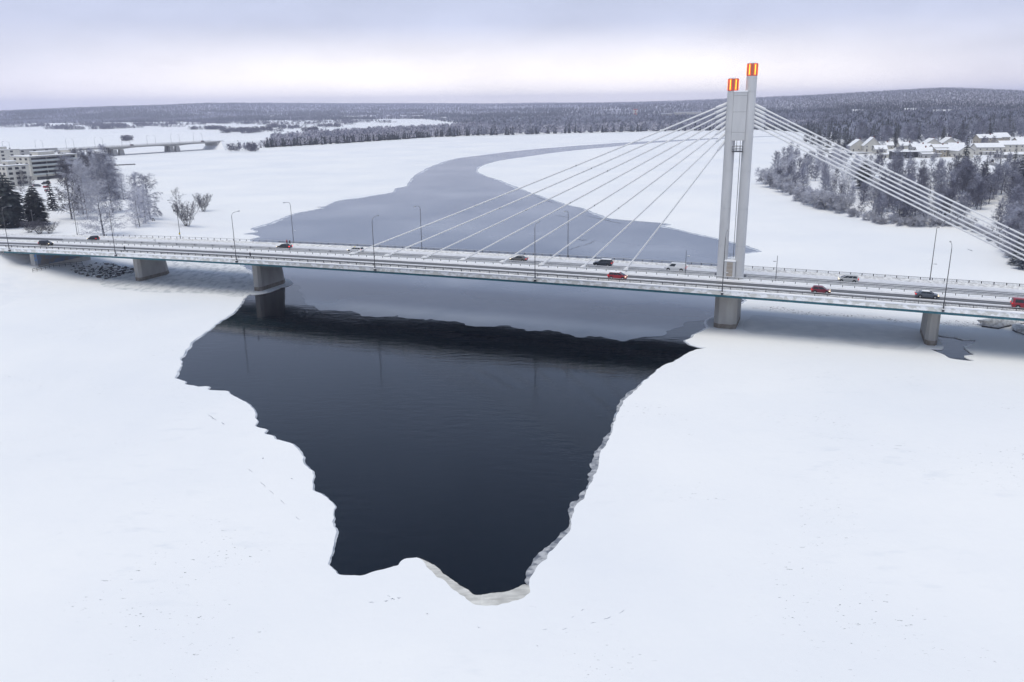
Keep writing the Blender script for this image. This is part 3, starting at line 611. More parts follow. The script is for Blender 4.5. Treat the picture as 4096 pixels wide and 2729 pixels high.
# stay cables
def stay(sd_, zt, s_top, i):
    A = Vector((*lp(s_top, 0), zt)); zb = zd(sd_)+.35; B = Vector((*lp(sd_, 0), zb)); d = (B-A).normalized(); Ln = (B-A).length
    mb = MB(); N_ = 14
    pts = [A+(B-A)*k/N_+Vector((0, 0, -Ln*.0035*4*(k/N_)*(1-k/N_))) for k in range(N_+1)]
    mb.tube(pts, .17, 10); c = bl(mb.build('stay_cable', WHITE, smooth=True))
    mb = MB(); mb.tube([A-d*.5, A+d*2.3, A+d*2.7], [.29, .29, .16], 12); sub(mb.build('upper_sleeve', WHITE, smooth=True), c)
    mb = MB(); mb.tube([B-d*3.2, B-d*2.9, B-d*.9, B+d*.2], [.16, .21, .22, .25], 12); mb.tube([B-d*.9, B-d*.6, B+d*.1, B+d*.45], [.23, .42, .55, .5], 12); sub(mb.build('lower_anchor', WHITE, smooth=True), c)
    if Ln > 45:
        for fr in ((.35, .62) if i < 3 else (.55,)):
            p = A+(B-A)*fr+Vector((0, 0, -Ln*.0035*4*fr*(1-fr))); mb = MB(); mb.tube([p-d*.10, p+d*.10], .175, 8); mb.box((p.x, p.y, p.z-.2), (.08, .08, .12)); sub(mb.build('damper_clamp', DARK), c)
    return c
for i, (sd_, zt) in enumerate(zip((-98.5, -87.9, -77.0, -66.1, -55.3, -44.9, -34.4, -23.9), (48.4, 47.5, 46.58, 45.6, 44.6, 43.5, 42.2, 40.6))): stay(sd_, zt, -2.7, i)
for i, (sd_, zt) in enumerate(zip((84.1, 82.0, 79.6, 77.6, 75.5, 73.5), (48.1, 47.25, 46.5, 45.6, 44.75, 43.9))): stay(sd_, zt, 2.95, i)

# ------------------------------------------------------------------ street lamps on the bridge
LAMPH = mat('lamp_housing', (.22, .23, .24), .4, metal=.3)
def lamp_mesh(side, height):
    r_ = empty('street_lamp')
    mb = MB(); mb.tube([(0, 0, -.1), (0, 0, 1.3), (0, 0, 1.35), (0, 0, height)], [.13, .12, .095, .065], 10); link('pole', mb.mesh('pole', DARK, True), r_)
    mb = MB(); d = side
    mb.tube([(0, 0, height), (0, d*.12, height+.45), (0, d*.5, height+.82), (0, d*1.2, height+1.0), (0, d*2.6, height+1.12)], [.065, .06, .055, .05, .045], 8); link('arm', mb.mesh('arm', GALV, True), r_)
    mb = MB(); mb.box((0, d*2.95, height+1.12), (.30, .85, .13), 0, 0, .7); mb.box((0, d*2.95, height+1.03), (.24, .7, .06), 1); link('lantern', mb.mesh('lantern', [LAMPH, HEADOFF]), r_)
    mb = MB(); mb.tube([(0, 0, 4.1), (.55, 0, 4.2)], .03, 6); mb.box((.75, 0, 4.18), (.55, .28, .12), 0, 0, .7); mb.box((.75, 0, 4.245), (.5, .24, .05), 1); link('walkway_light', mb.mesh('walkway_light', [LAMPH, SNOW]), r_)
    mb = MB(); mb.box((0, 0, -.34), (.42, .5, .5)); mb.box((0, d*.28, -.3), (.3, .3, .3)); bk = link('bracket', mb.mesh('bracket', DARK), r_)
    mb = MB(); mb.box((0, -d*.02, -.05), (.5, .56, .1), 0, 0, .8); link('snow', mb.mesh('snow_pad', SNOW), r_)
    return r_
nl = ['street lamp at the far left end of the bridge in front of the dark conifers', 'street lamp on the near railing in front of the big bare birch', 'street lamp on the near railing left of the pier in the water', 'street lamp on the near railing crossing the foot of the longest stay cable', 'street lamp on the near railing between the grey saloon and the dark four-wheel drive', 'street lamp on the near railing standing in front of the pylon', 'street lamp on the near railing above the slim right-hand pier']
fl = ['street lamp on the far railing left of the birch by the bridge', 'street lamp on the far railing with a yellow sign, before the snowy shore bushes', 'street lamp on the far railing beside the two walkers', 'street lamp on the far railing behind the longest stay cables, before open water', 'street lamp on the far railing behind the dark four-wheel drive, before open water', 'street lamp on the far railing right of the pylon, before the snowy ice']
pa = lamp_mesh(1, 11.55); pb = lamp_mesh(-1, 11.55)
for k in range(7):
    o = pa if k == 0 else copy_tree(pa); s = (k-5)*42.0; x, y, z = BP(s, -12.8, -.33); o.location = (x, y, z); o.rotation_euler = (0, 0, AX); tag(o, nl[k], 'street lamp', 'street lamps along the bridge')
fs_ = [-211, -168, -126, -84, -42, 42]
YEL = mat('yellow_sign', (.75, .55, .03), .5)
for k, s in enumerate(fs_):
    o = pb if k == 0 else copy_tree(pb); x, y, z = BP(s+(.6 if s > -60 else 1.6)*0, 12.8, -.33); o.location = (x, y, z); o.rotation_euler = (0, 0, AX); tag(o, fl[k], 'street lamp', 'street lamps along the bridge')
    if s == -168:
        mb = MB(); mb.box((.12, -.25, 2.1), (.05, .55, .55), 0); link('yellow_plate', mb.mesh('yellow_plate', YEL), o)
def med_pole(s, label, sgn):
    o = tag(empty('median_lamp', BP(s, 0, .15), AX), label, 'street lamp', 'short lamps on the median by the pylon')
    mb = MB(); mb.tube([(0, 0, -.1), (0, 0, 5.7)], [.08, .05], 8); link('pole', mb.mesh('pole', DARK, True), o)
    mb = MB(); mb.tube([(0, 0, 4.4), (sgn*.35, 0, 4.45)], .03, 6); mb.box((sgn*.6, 0, 4.42), (.6, .25, .13), 0, 0, .7); mb.box((sgn*.6, 0, 4.49), (.55, .22, .04), 1); link('lantern', mb.mesh('lantern', [LAMPH, SNOW]), o)
med_pole(-9.9, 'short lamp post on the median by the white van', 1); med_pole(10.0, 'short lamp post on the median right of the pylon', -1)
o = tag(empty('road_sign', BP(-168, 2.6, .05), AX), 'small tilted white sign on a thin post by the far roadway', 'sign')
mb = MB(); mb.tube([(0, 0, 0), (0, 0, 1.55)], .035, 6); link('post', mb.mesh('post', GALV), o)
mb = MB(); mb.box((-.42, 0, 1.1), (.62, .05, .62)); sg = link('panel', mb.mesh('panel', WHITE), o); 
# ------------------------------------------------------------------ vehicles
def paint(name, c): return mat(name, c, .28, spec=.6)
def loft(stations, sec):
    mb = MB(); n = len(sec(stations[0]))
    for st in stations: mb.v += sec(st)
    for i in range(len(stations)-1):
        for a in range(n): mb.f.append((i*n+a, i*n+(a+1) % n, (i+1)*n+(a+1) % n, (i+1)*n+a)); mb.m.append(0)
    k = (len(stations)-1)*n; mb.f += [tuple(range(n-1, -1, -1)), tuple(k+a for a in range(n))]; mb.m += [0, 0]
    return mb
KINDS = {  # length, width/2, belt, roof, glass x (rear base, rear top, front top, front base), body stations (x, bottom, top, w)
 'sedan': (4.5, .88, .96, 1.44, (-1.75, -1.0, .30, 1.15), [(-2.25,.42,.78,.70),(-2.17,.30,.98,.80),(-1.6,.24,1.01,.87),(-.6,.20,.97,.88),(.6,.20,.95,.88),(1.2,.22,.92,.87),(1.85,.24,.80,.83),(2.15,.28,.68,.75),(2.25,.38,.58,.64)]),
 'hatch': (3.8, .83, .96, 1.50, (-1.80, -1.5, .25, 1.05), [(-1.9,.40,.85,.70),(-1.85,.28,.98,.78),(-1.3,.22,.99,.83),(0,.20,.96,.83),(1.0,.22,.93,.82),(1.55,.24,.82,.77),(1.82,.28,.70,.68),(1.9,.38,.60,.58)]),
 'mpv': (4.3, .88, 1.02, 1.62, (-2.05, -1.75, .40, 1.50), [(-2.15,.42,.9,.76),(-2.1,.28,1.04,.82),(-1.5,.22,1.05,.88),(0,.20,1.02,.88),(1.3,.22,1.0,.87),(1.8,.24,.86,.82),(2.08,.28,.72,.72),(2.15,.38,.62,.62)]),
 'wagon': (4.7, .89, .97, 1.49, (-2.25, -1.95, .25, 1.10), [(-2.35,.42,.85,.76),(-2.3,.30,.98,.82),(-1.6,.24,1.0,.88),(0,.20,.98,.89),(1.15,.22,.94,.88),(1.9,.25,.82,.83),(2.25,.29,.68,.74),(2.35,.4,.58,.62)]),
 'suv': (4.7, .93, 1.16, 1.84, (-2.2, -2.05, .35, 1.02), [(-2.35,.55,1.0,.84),(-2.3,.42,1.18,.89),(-1.6,.36,1.2,.93),(0,.36,1.17,.93),(1.1,.36,1.15,.92),(1.9,.40,1.06,.88),(2.28,.44,.9,.80),(2.35,.52,.78,.70)]),
 'van': (5.0, .95, 1.15, 1.95, (-2.45, -2.38, 1.0, 1.75), [(-2.5,.38,1.1,.90),(-2.46,.28,1.18,.93),(-1.5,.24,1.18,.95),(0,.24,1.17,.95),(1.6,.24,1.15,.94),(2.2,.26,.98,.88),(2.45,.32,.80,.78),(2.5,.42,.66,.68)])}
def make_car(kind, body, snow=False, head=True, tail='off', panel=False):
    Lc, w, belt, roof, (rb, rt_, ft, fb), st = KINDS[kind]; root = empty('car' if kind != 'van' else 'van')
    sec = lambda s_: [(s_[0], s_[3]*.90, s_[1]), (s_[0], s_[3], s_[1]+.16), (s_[0], s_[3], s_[2]-.14), (s_[0], s_[3]*.93, s_[2]), (s_[0], -s_[3]*.93, s_[2]), (s_[0], -s_[3], s_[2]-.14), (s_[0], -s_[3], s_[1]+.16), (s_[0], -s_[3]*.90, s_[1])]
    link('body', loft(st, sec).mesh('body', body, True if False else False), root)
    bw, tw = w*.92, w*.74
    B = [(rb, bw), (fb, bw*.96)]; zb = belt-.02
    def q(name, pts, mt, th=None):
        mb = MB(); mb.add(pts, [tuple(range(len(pts)))]); return link(name, mb.mesh(name, mt), root)
    core = MB(); core.add([(rb, bw-.02, zb), (fb, bw*.96-.02, zb), (ft, tw-.02, roof-.03), (rt_, tw-.02, roof-.03), (rb, -bw+.02, zb), (fb, -bw*.96+.02, zb), (ft, -tw+.02, roof-.03), (rt_, -tw+.02, roof-.03)],
        [(0, 1, 2, 3), (7, 6, 5, 4), (1, 5, 6, 2), (4, 0, 3, 7), (3, 2, 6, 7)]); link('cabin', core.mesh('cabin', body), root)
    def lerp(a, b, t): return tuple(a[i]+(b[i]-a[i])*t for i in range(3))
    for sg in (1, -1):
        A0, A1, T1, T0 = (rb, sg*bw, zb), (fb, sg*bw*.96, zb), (ft, sg*tw, roof-.03), (rt_, sg*tw, roof-.03)
        spans = ((.62, .93),) if panel else (((.06, .34), (.37, .63), (.66, .93)) if kind in ('mpv', 'wagon', 'suv') else ((.10, .48), (.52, .92)))
        for a, b in spans:
            lo = lambda t: lerp(A0, A1, t); hi = lambda t: lerp(T0, T1, t)
            p = [lerp(lo(a), hi(a), .10), lerp(lo(b), hi(b), .10), lerp(lo(b), hi(b), .88), lerp(lo(a), hi(a), .88)]
            p = [(x, y+sg*.012, z) for x, y, z in p]; q('side_window', p if sg < 0 else p[::-1], GLASS)
    f = [(fb+.012, bw*.90, zb+.05), (fb+.012, -bw*.90, zb+.05), (ft+.06, -tw*.92, roof-.07), (ft+.06, tw*.92, roof-.07)]; q('windscreen', f, GLASS)
    if not panel:
        f = [(rb-.012, -bw*.86, zb+.08), (rb-.012, bw*.86, zb+.08), (rt_-.03, tw*.88, roof-.09), (rt_-.03, -tw*.88, roof-.09)]; q('rear_window', f, GLASS)
    mb = MB(); mb.add([(rt_-.06, tw, roof-.03), (ft+.05, tw, roof-.03), (ft+.05, -tw, roof-.03), (rt_-.06, -tw, roof-.03), (rt_+.12, tw*.82, roof+.03), (ft-.15, tw*.82, roof+.02), (ft-.15, -tw*.82, roof+.02), (rt_+.12, -tw*.82, roof+.03)],
        [(0, 1, 5, 4), (1, 2, 6, 5), (2, 3, 7, 6), (3, 0, 4, 7), (4, 5, 6, 7)]); rf = link('roof', mb.mesh('roof', SNOW if snow else body), root)
    wb = Lc*.29; rw = .36 if kind in ('suv', 'van') else .31
    for x in (-wb*1.02, wb*1.06):
        for sg in (1, -1):
            mb = MB(); mb.tube([(x, sg*(w-.22), rw), (x, sg*(w+.015), rw)], rw, 16); tyre = link('wheel', mb.mesh('wheel', RUB), root)
            mb = MB(); mb.tube([(x, sg*(w-.1), rw), (x, sg*(w+.03), rw)], rw*.60, 12); link('rim', mb.mesh('rim', RIM), tyre)
            mb = MB(); mb.tube([(x, sg*(w-.3), rw+.06), (x, sg*(w+.006), rw+.06)], rw*1.22, 16); link('wheel_arch', mb.mesh('wheel_arch', RUB), root)
    xf, xr = st[-1][0], st[0][0]
    for sg in (1, -1):
        zz = st[-3][2]-.12
        mb = MB(); mb.box((st[-3][0]+.08, sg*st[-3][3]*.84, zz), (.34, .24, .13)); link('headlight', mb.mesh('headlight', HEADL if head else HEADOFF), root)
        zr = st[1][2]-.17; mb = MB(); mb.box((st[1][0]+.02, sg*st[1][3]*.87, zr), (.30, .24, .22)); link('tail_light', mb.mesh('tail_light', BRAKE if tail == 'brake' else TAILL), root)
        mb = MB(); mb.box((fb-.35, sg*(w+.06), belt+.03), (.12, .16, .11)); link('mirror', mb.mesh('mirror', body), root)
    mb = MB(); mb.box((xr+.0, 0, .48), (.06, .5, .12)); link('number_plate', mb.mesh('number_plate', WHITE), root)
    return root
def place_car(c, u, off, heading, label, cat='car', dz=.035):
    s = s_at(u, off, .7); c.location = BP(s, off, dz); c.rotation_euler = (0, -math.atan(-2*6.7e-5*(s+53))*heading, AX+(0 if heading > 0 else math.pi)); return tag(c, label, cat, 'vehicles crossing the bridge')
P_ = {k: paint('paint_'+k, c) for k, c in dict(black=(.010, .011, .014), red=(.28, .008, .02), darkred=(.16, .006, .022), slate=(.085, .10, .125), grey=(.045, .042, .045), white=(.70, .71, .72), taupe=(.16, .15, .14), navy=(.022, .032, .045), silver=(.48, .49, .49)).items()}
place_car(make_car('wagon', P_['black']), 184, -6.2, 1, 'black estate car with both headlamps lit, left end of the bridge')
place_car(make_car('mpv', P_['red'], snow=True), 2471, -8.8, 1, 'bright red people carrier with snow on its roof, near roadway')
place_car(make_car('hatch', P_['darkred']), 3284, -8.7, 1, 'small dark red hatchback right of the pylon, near roadway')
place_car(make_car('sedan', P_['slate'], snow=True), 3709, -5.4, 1, 'slate grey saloon with a snowy roof by the right-hand lamp post')
place_car(make_car('van', P_['red'], panel=False), 4104, -8.6, 1, 'red van cut off by the right edge of the picture', 'van')
place_car(make_car('hatch', P_['black']), 373, 4.6, -1, 'black hatchback driving away on the far roadway near the birch')
place_car(make_car('sedan', P_['grey'], tail='brake'), 1137, 4.5, -1, 'dark grey saloon with red tail lamps beside the two walkers')
tx = place_car(make_car('wagon', P_['white'], tail='brake'), 1421, 4.5, -1, 'white estate taxi behind the lowest end of the longest stay cable')
mb = MB(); mb.box((.1, 0, 1.57), (.22, .5, .12)); link('roof_sign', mb.mesh('roof_sign', YEL), tx)
place_car(make_car('sedan', P_['taupe'], head=True), 2075, 4.6, -1, 'taupe grey saloon on the far roadway between two stay cables')
place_car(make_car('suv', P_['navy'], snow=True, head=False), 2412, 4.7, -1, 'dark blue four-wheel drive with snow on its roof on the far roadway')
place_car(make_car('van', P_['white'], panel=True, head=False), 2702, 4.5, -1, 'white panel van left of the pylon on the far roadway', 'van')
place_car(make_car('mpv', P_['silver']), 3392, 4.9, -1, 'silver people carrier right of the pylon on the far roadway')

# ------------------------------------------------------------------ people
def person_mesh(stride, arm, mats):
    v = []; e = []; r = []
    def pt(p, rad_, par=None):
        v.append(p); r.append(rad_)
        if par is not None: e.append((par, len(v)-1))
        return len(v)-1
    pel = pt((0, 0, .96), (.155, .125)); waist = pt((0, 0, 1.12), (.15, .12), pel); chest = pt((.01, 0, 1.34), (.185, .135), waist); neck = pt((.02, 0, 1.50), (.065, .065), chest)
    hd = pt((.035, 0, 1.60), (.085, .085), neck); hd2 = pt((.04, 0, 1.68), (.105, .095), hd); pt((.03, 0, 1.76), (.085, .08), hd2)
    for sg, k in ((1, 1), (-1, -1)):
        hip = pt((0, sg*.09, .88), (.10, .10), pel); knee = pt((.18*stride*k+.03, sg*.10, .49), (.07, .07), hip); ank = pt((.34*stride*k-.08*(k < 0)*stride, sg*.10, .10+.05*(k < 0)*stride), (.05, .05), knee); pt((.34*stride*k+.16, sg*.11, .045+.02*(k < 0)), (.045, .04), ank)
        sh = pt((0, sg*.20, 1.42), (.085, .085), chest); el = pt((-.10*arm*k, sg*.26, 1.15), (.062, .062), sh); wr = pt((-.20*arm*k+.10, sg*.25, .93), (.045, .045), el)
        ha = pt((-.20*arm*k+.13, sg*.245, .85), (.05, .035), wr); pt((-.20*arm*k+.18, sg*.225, .86), (.018, .018), wr)
        for q in (-.03, -.01, .01, .03): pt((-.20*arm*k+.14+q, sg*.245, .775), (.012, .012), ha)
    me = bpy.data.meshes.new('body_cage'); me.from_pydata(v, e, []); o = bpy.data.objects.new('tmp', me); COL.objects.link(o)
    md = o.modifiers.new('skin', 'SKIN'); sv = me.skin_vertices[0].data
    for i, q in enumerate(r): sv[i].radius = q
    sv[0].use_root = True
    o.modifiers.new('sub', 'SUBSURF').levels = 1
    dg = bpy.context.evaluated_depsgraph_get(); dg.update(); nm = bpy.data.meshes.new_from_object(o.evaluated_get(dg)); bpy.data.objects.remove(o)
    nm.name = 'body'; nm.materials.clear()
    for q in mats: nm.materials.append(q)
    for p in nm.polygons:
        c = p.center; p.material_index = 3 if c.z > 1.67 else 2 if c.z > 1.53 else 1 if (c.z > .84 and not (abs(c.y) > .2 and c.z < .93)) else 4 if (c.z < .1) else 0
        p.use_smooth = True
    return nm
SKIN = mat('skin', (.45, .28, .22), .6); TROU = mat('dark_trousers', (.012, .013, .018), .8); BOOT = mat('boots', (.01, .01, .01), .6)
def person(s, off, hd, jacket, hat, stride, arm, label, sc_=1.0):
    me = person_mesh(stride, arm, [TROU, jacket, SKIN, hat, BOOT]); root = tag(empty('person', BP(s, off, .14), AX+(0 if hd > 0 else math.pi)), label, 'person', 'people walking on the bridge'); root.scale = (sc_,)*3
    o = link('body', me, root); return root
CL = lambda n, c: mat(n, c, .8)
person(-165.7, -11.5, 1, CL('dark_coat', (.012, .022, .03)), CL('black_hood', (.012, .014, .018)), 1, .8, 'person in dark winter clothes walking by the near railing, left part of the bridge', 1.02)
person(-122.4, -11.5, 1, CL('black_coat', (.014, .014, .018)), CL('red_hat', (.30, .01, .02)), .5, .5, 'person in a black coat and red knitted hat by the near railing', 1.0)
person(-125.9, 9.5, -1, CL('red_jacket', (.34, .006, .015)), CL('black_hat', (.012, .012, .016)), .9, .5, 'person in a red jacket and black hat on the far walkway')
person(-124.9, 9.5, -1, CL('navy_jacket', (.018, .018, .04)), CL('white_hat', (.7, .7, .72)), .9, .5, 'person in a dark blue jacket and white hat on the far walkway', .97)
# ------------------------------------------------------------------ trees
BARK = mat('birch_bark', (.42, .42, .43), .85, (.06, .055, .055), 2.5, lo=.42, hi=.55, stretch=(1, 1, .5))
BARKD = mat('dark_bark', (.055, .05, .05), .9, (.10, .095, .09), 3)
TWIG_L = mat('frosted_twigs', (.33, .335, .39), .8, (.56, .57, .63), .35, lo=.35, hi=.65, rnd=.18)
TWIG_G = mat('grey_frosted_twigs', (.19, .195, .25), .85, (.41, .425, .50), .30, lo=.4, hi=.68, rnd=.25)
TWIG_M = mat('lightly_frosted_twigs', (.095, .097, .135), .85, (.22, .228, .295), .30, lo=.4, hi=.68, rnd=.25)
TWIG_D = mat('bare_twigs', (.048, .046, .060), .85, (.095, .094, .118), .4, rnd=.2)
NEEDLE = mat('dark_needles', (.010, .016, .018), .8, (.024, .033, .034), .8, rnd=.25)
NEEDLE_F = mat('frosted_needles', (.06, .072, .085), .8, (.19, .205, .235), .5, rnd=.2)
TSNOW = mat('branch_snow', (.72, .74, .79), .8)
def perp(d):
    a = d.cross(Vector((0, 0, 1)));
    if a.length < 1e-3: a = Vector((1, 0, 0))
    return a.normalized()
def bare_tree(seed, H=11.0, spread=3.4, t0=.16, nb=26, ns=6, ntw=9, tw=.075, tl=.95, droop=0.0, stems=1, mt=TWIG_L, bark=BARK, rise=1.0):
    r = random.Random(seed); T_ = MB(); C_ = MB(); U = r.uniform
    def sliver3(p, d, l, w):
        a = perp(d)*w; a.rotate(Matrix.Rotation(U(0, 3.14), 3, d)); C_.add([p-a*.5, p+a*.5, p+d*l], [(0, 1, 2)])
    for st in range(stems):
        la = st*2.4+U(-.3, .3); lean = Vector((U(-1, 1), U(-1, 1), 0))*.03 if stems == 1 else Vector((math.cos(la), math.sin(la), 0))*(.05+.68*math.sqrt((st+.5)/stems)); p = Vector((0, 0, -.3))+(Vector((U(-.4, .4), U(-.4, .4), 0)) if stems > 1 else Vector())
        pts = [p.copy()]; n = 8; hh = H*(1 if stems == 1 else U(.75, 1))
        for i in range(n):
            p = p+Vector((lean.x*hh/n+U(-.05, .05)*hh/n, lean.y*hh/n+U(-.05, .05)*hh/n, (hh+.3)/n)); pts.append(p.copy())
        R0 = H*.0135*(1 if stems == 1 else .5); T_.tube(pts, [R0*(1.15-1.08*i/n) for i in range(n+1)], 6)
        def at(t): x = t*n; i = min(int(x), n-1); return pts[i].lerp(pts[i+1], x-i)
        for b in range(nb if stems == 1 else nb//3):
            t = t0+(1-t0)*((b+.5)/(nb if stems == 1 else nb//3))**(1.2 if stems == 1 else .85); a = b*2.4+U(-.4, .4); el = rad(U(2, 26)+52*t)*rise; tt_ = (t-t0)/(1-t0)
            d = Vector((math.cos(a)*math.cos(el), math.sin(a)*math.cos(el), math.sin(el))); Lb = spread*(.42+.62*math.sin(math.pi*(.25+.65*tt_)))*U(.75, 1.15)
            q = at(min(t, .99)); bp_ = [q.copy()]; dd = d.copy()
            for k in range(4):
                dd = (dd+Vector((U(-.12, .12), U(-.12, .12), U(-.02, .16)-droop*.35*k))).normalized(); q = q+dd*Lb/4; bp_.append(q.copy())
            C_.tube(bp_, [R0*.42*(1-t*.6), R0*.32*(1-t*.6), R0*.22, R0*.14, R0*.05], 3, 0, False)
            for s_ in range(ns):
                f = .22+.78*(s_+U(0, 1))/ns; i = min(int(f*4), 3); p0 = bp_[i].lerp(bp_[i+1], f*4-i); d2 = (bp_[i+1]-bp_[i]).normalized(); ax_ = perp(d2); ax_.rotate(Matrix.Rotation(U(0, 6.28), 3, d2))
                d2 = (d2*.75+ax_*.75+Vector((0, 0, .12-droop*.5))).normalized(); l2 = Lb*.36*U(.7, 1.2)
                sliver3(p0, d2, l2, tw*1.3)
                for w_ in range(ntw):
                    p1 = p0+d2*l2*U(.05, 1.0); ax2 = perp(d2); ax2.rotate(Matrix.Rotation(U(0, 6.28), 3, d2))
                    sliver3(p1, (d2*.55+ax2*.8+Vector((0, 0, .15-droop*1.1))).normalized(), tl*U(.5, 1.15), tw*U(.7, 1.2))
    return T_.mesh('trunk', bark, True), C_.mesh('crown', mt), np.percentile([q[2] for q in C_.v], 99.7)
def conifer(seed, H=12.0, R=2.6, nz_=17, nbr=9, snow=.35, shape=0.0, mt=NEEDLE, base=.06):
    r = random.Random(seed); U = r.uniform; T_ = MB(); C_ = MB(); T_.tube([(0, 0, -.3), (0, 0, H*.5), (0, 0, H*.97)], [H*.016, H*.01, .02], 6)
    for i in range(nz_):
        t = base+(1-base)*(i+.3)/nz_; z = H*t; prof = (1-t)**.85 if shape == 0 else math.sin(math.pi*min(.995, t*.76+.24))**.62; Rl = R*prof+.12; k = max(4, int(nbr*(.45+.55*prof)))
        for b in range(k):
            a = 6.2832*(b+U(-.3, .3))/k+i*1.3; l = Rl*U(.72, 1.12); dz = -l*U(.18, .42)+l*.10; ca, sa = math.cos(a), math.sin(a); w = l*U(.30, .46)+.12
            P = lambda rr, sd_, zz: (ca*rr-sa*sd_, sa*rr+ca*sd_, z+zz)
            C_.add([P(.05, 0, .1), P(l*.45, -w*.6, dz*.35-.05), P(l*.72, -w*.42, dz*.75), P(l, 0, dz), P(l*.70, w*.45, dz*.75), P(l*.42, w*.62, dz*.35-.05), P(l*.5, 0, dz*.35+.16)], [(0, 1, 6), (1, 2, 6), (2, 3, 6), (3, 4, 6), (4, 5, 6), (5, 0, 6)], 0)
            C_.add([P(l*.3, 0, dz*.2), P(l*.85, -w*.2, dz*1.25-.15), P(l*.9, w*.2, dz*1.2-.2)], [(0, 1, 2)], 0)
            if U(0, 1) < snow: C_.add([P(l*.35, -w*.22, dz*.3+.12), P(l*.9, -w*.10, dz*.88+.07), P(l*.82, w*.22, dz*.8+.07), P(l*.4, w*.24, dz*.32+.14)], [(0, 1, 2, 3)], 1)
    return T_.mesh('trunk', BARKD, True), C_.mesh('crown', [mt, TSNOW]), H
BIRCH = [bare_tree(20+i, 11, 3.6, .07, 38, 7, 10, .07, .9, .15) for i in range(3)]
WEEP = [bare_tree(30+i, 12, 3.2, .09, 38, 7, 10, .075, 1.0, .55, mt=TWIG_G) for i in range(3)]
GROVE = [bare_tree(40+i, 11, 3.3, .15, 30, 7, 9, .08, 1.0, .05, mt=(TWIG_M if i % 2 else TWIG_G), bark=BARKD) for i in range(4)]
DARKT = [bare_tree(50+i, 11, 3.6, .13, 28, 7, 9, .08, 1.0, .1, mt=TWIG_D, bark=BARKD) for i in range(2)]
OPENT = [bare_tree(60, 9, 2.8, .30, 20, 6, 6, .055, .75, .15, mt=TWIG_D, bark=BARKD)]
BUSH = [bare_tree(70+i, 5.4, 1.0, .25, 36, 4, 4, .035, .6, .0, stems=18, mt=TWIG_D, bark=BARKD) for i in range(2)]
FBUSH = [bare_tree(80+i, 4.4, 2.2, .05, 27, 5, 9, .085, .8, .3, stems=7, mt=TWIG_L, bark=BARKD) for i in range(3)]
SPRUCE = [conifer(90+i, 13, 2.5, 19, 9, .30) for i in range(3)]; FSPRUCE = [conifer(100+i, 13, 2.4, 18, 9, .6, mt=NEEDLE_F) for i in range(2)]; PINE = [conifer(110+i, 10, 3.5, 20, 15, .10, 1.0, base=.02) for i in range(2)]
SNPINE = [conifer(120, 9.5, 2.9, 14, 10, .55, 1.0)]
def tree(name, var, P, h, H0, label, group=None, cat='tree', sxy=1.0):
    o = empty(name, (P[0], P[1], P[2]-.05), random.uniform(0, 6.28)); k = h/var[2]; o.scale = (k*sxy, k*sxy, k)
    link('trunk', var[0], o); link('crown', var[1], o); return tag(o, label, cat, group)
def tpx(name, var, u, v, hpx, H0, label, group=None, cat='tree', sxy=1.0):
    P = gt(u, v); h = hpx*np.hypot(P[0], P[1])/FPX*1.02; return tree(name, var, P, h, H0, label, group, cat, sxy)
# the park on the left bank (every tree that can be told apart)
tpx('pine_tree', PINE[0], 45, 908, 175, 10, 'large dark conifer at the left edge by the end of the bridge', sxy=1.0)
tpx('pine_tree', PINE[1], 150, 898, 132, 10, 'rounded dark conifer standing right of the larger one by the road', sxy=.95)
tpx('pine_tree', PINE[1], -30, 890, 190, 10, 'dark conifer half cut off by the left edge of the picture')
tpx('spruce_tree', SPRUCE[0], 212, 842, 138, 13, 'slim dark spruce in the park in front of the flats', sxy=.95)
PK = [('larch_tree', DARKT[0], 287, 877, 205, 11, 'bare tree with low drooping boughs right of the slim spruce', 1.0), ('birch_tree', BIRCH[0], 352, 876, 195, 11, 'frosted birch in the park row, second behind the big single birch', .85), ('birch_tree', BIRCH[1], 333, 858, 190, 11, 'frosted birch in the middle of the park row', .9), ('birch_tree', BIRCH[2], 316, 852, 180, 11, 'frosted birch at the back left of the park row', .9),
 ('birch_tree', BIRCH[0], 417, 943, 195, 11, 'big single frosted birch right behind the bridge railing', 1.35), ('birch_tree', WEEP[0], 452, 850, 170, 12, 'dense grey weeping birch right of the big single birch', 1.0), ('birch_tree', WEEP[1], 425, 800, 165, 12, 'grey weeping birch further back along the park shore', 1.1), ('birch_tree', BIRCH[1], 494, 797, 92, 11, 'small lone frosted birch at the water side of the park row', .9),
 ('birch_tree', BIRCH[2], 558, 907, 140, 11, 'frosted birch at the front of the right-hand clump in the park', 1.05), ('birch_tree', BIRCH[0], 583, 894, 135, 11, 'frosted birch second from the front in the right-hand clump', .9), ('birch_tree', WEEP[2], 602, 878, 160, 12, 'tall dark weeping birch in the right-hand park clump', 1.05), ('birch_tree', WEEP[0], 562, 868, 156, 12, 'tall grey weeping birch at the back of the right-hand park clump', .9),
 ('bare_tree', OPENT[0], 712, 858, 98, 9, 'open bare tree behind the lamp post with the yellow sign', 1.0)]
for n_, v_, u, v, hp, h0, lb, sx_ in PK: tpx(n_, v_, u, v, hp, h0, lb, sxy=sx_*1.2)
tpx('bush', BUSH[0], 748, 905, 92, 5.4, 'wide many-stemmed bare bush beside the far lamp with the yellow sign', cat='bush', sxy=1.0)
tpx('bush', BUSH[1], 815, 846, 66, 5.4, 'round many-stemmed bare bush alone on the snow near the shore', cat='bush', sxy=1.05)
for u, v, hp, sx_ in ((120, 930, 42, 1.5), (160, 935, 46, 1.7), (200, 934, 38, 1.5)): tpx('hedge_bush', DARKT[1] if False else BUSH[u % 2], u, v, hp, 5.4, 'low dense brown bush behind the guard rail at the left end of the bridge', 'bushes by the left end of the bridge', 'bush', sx_)
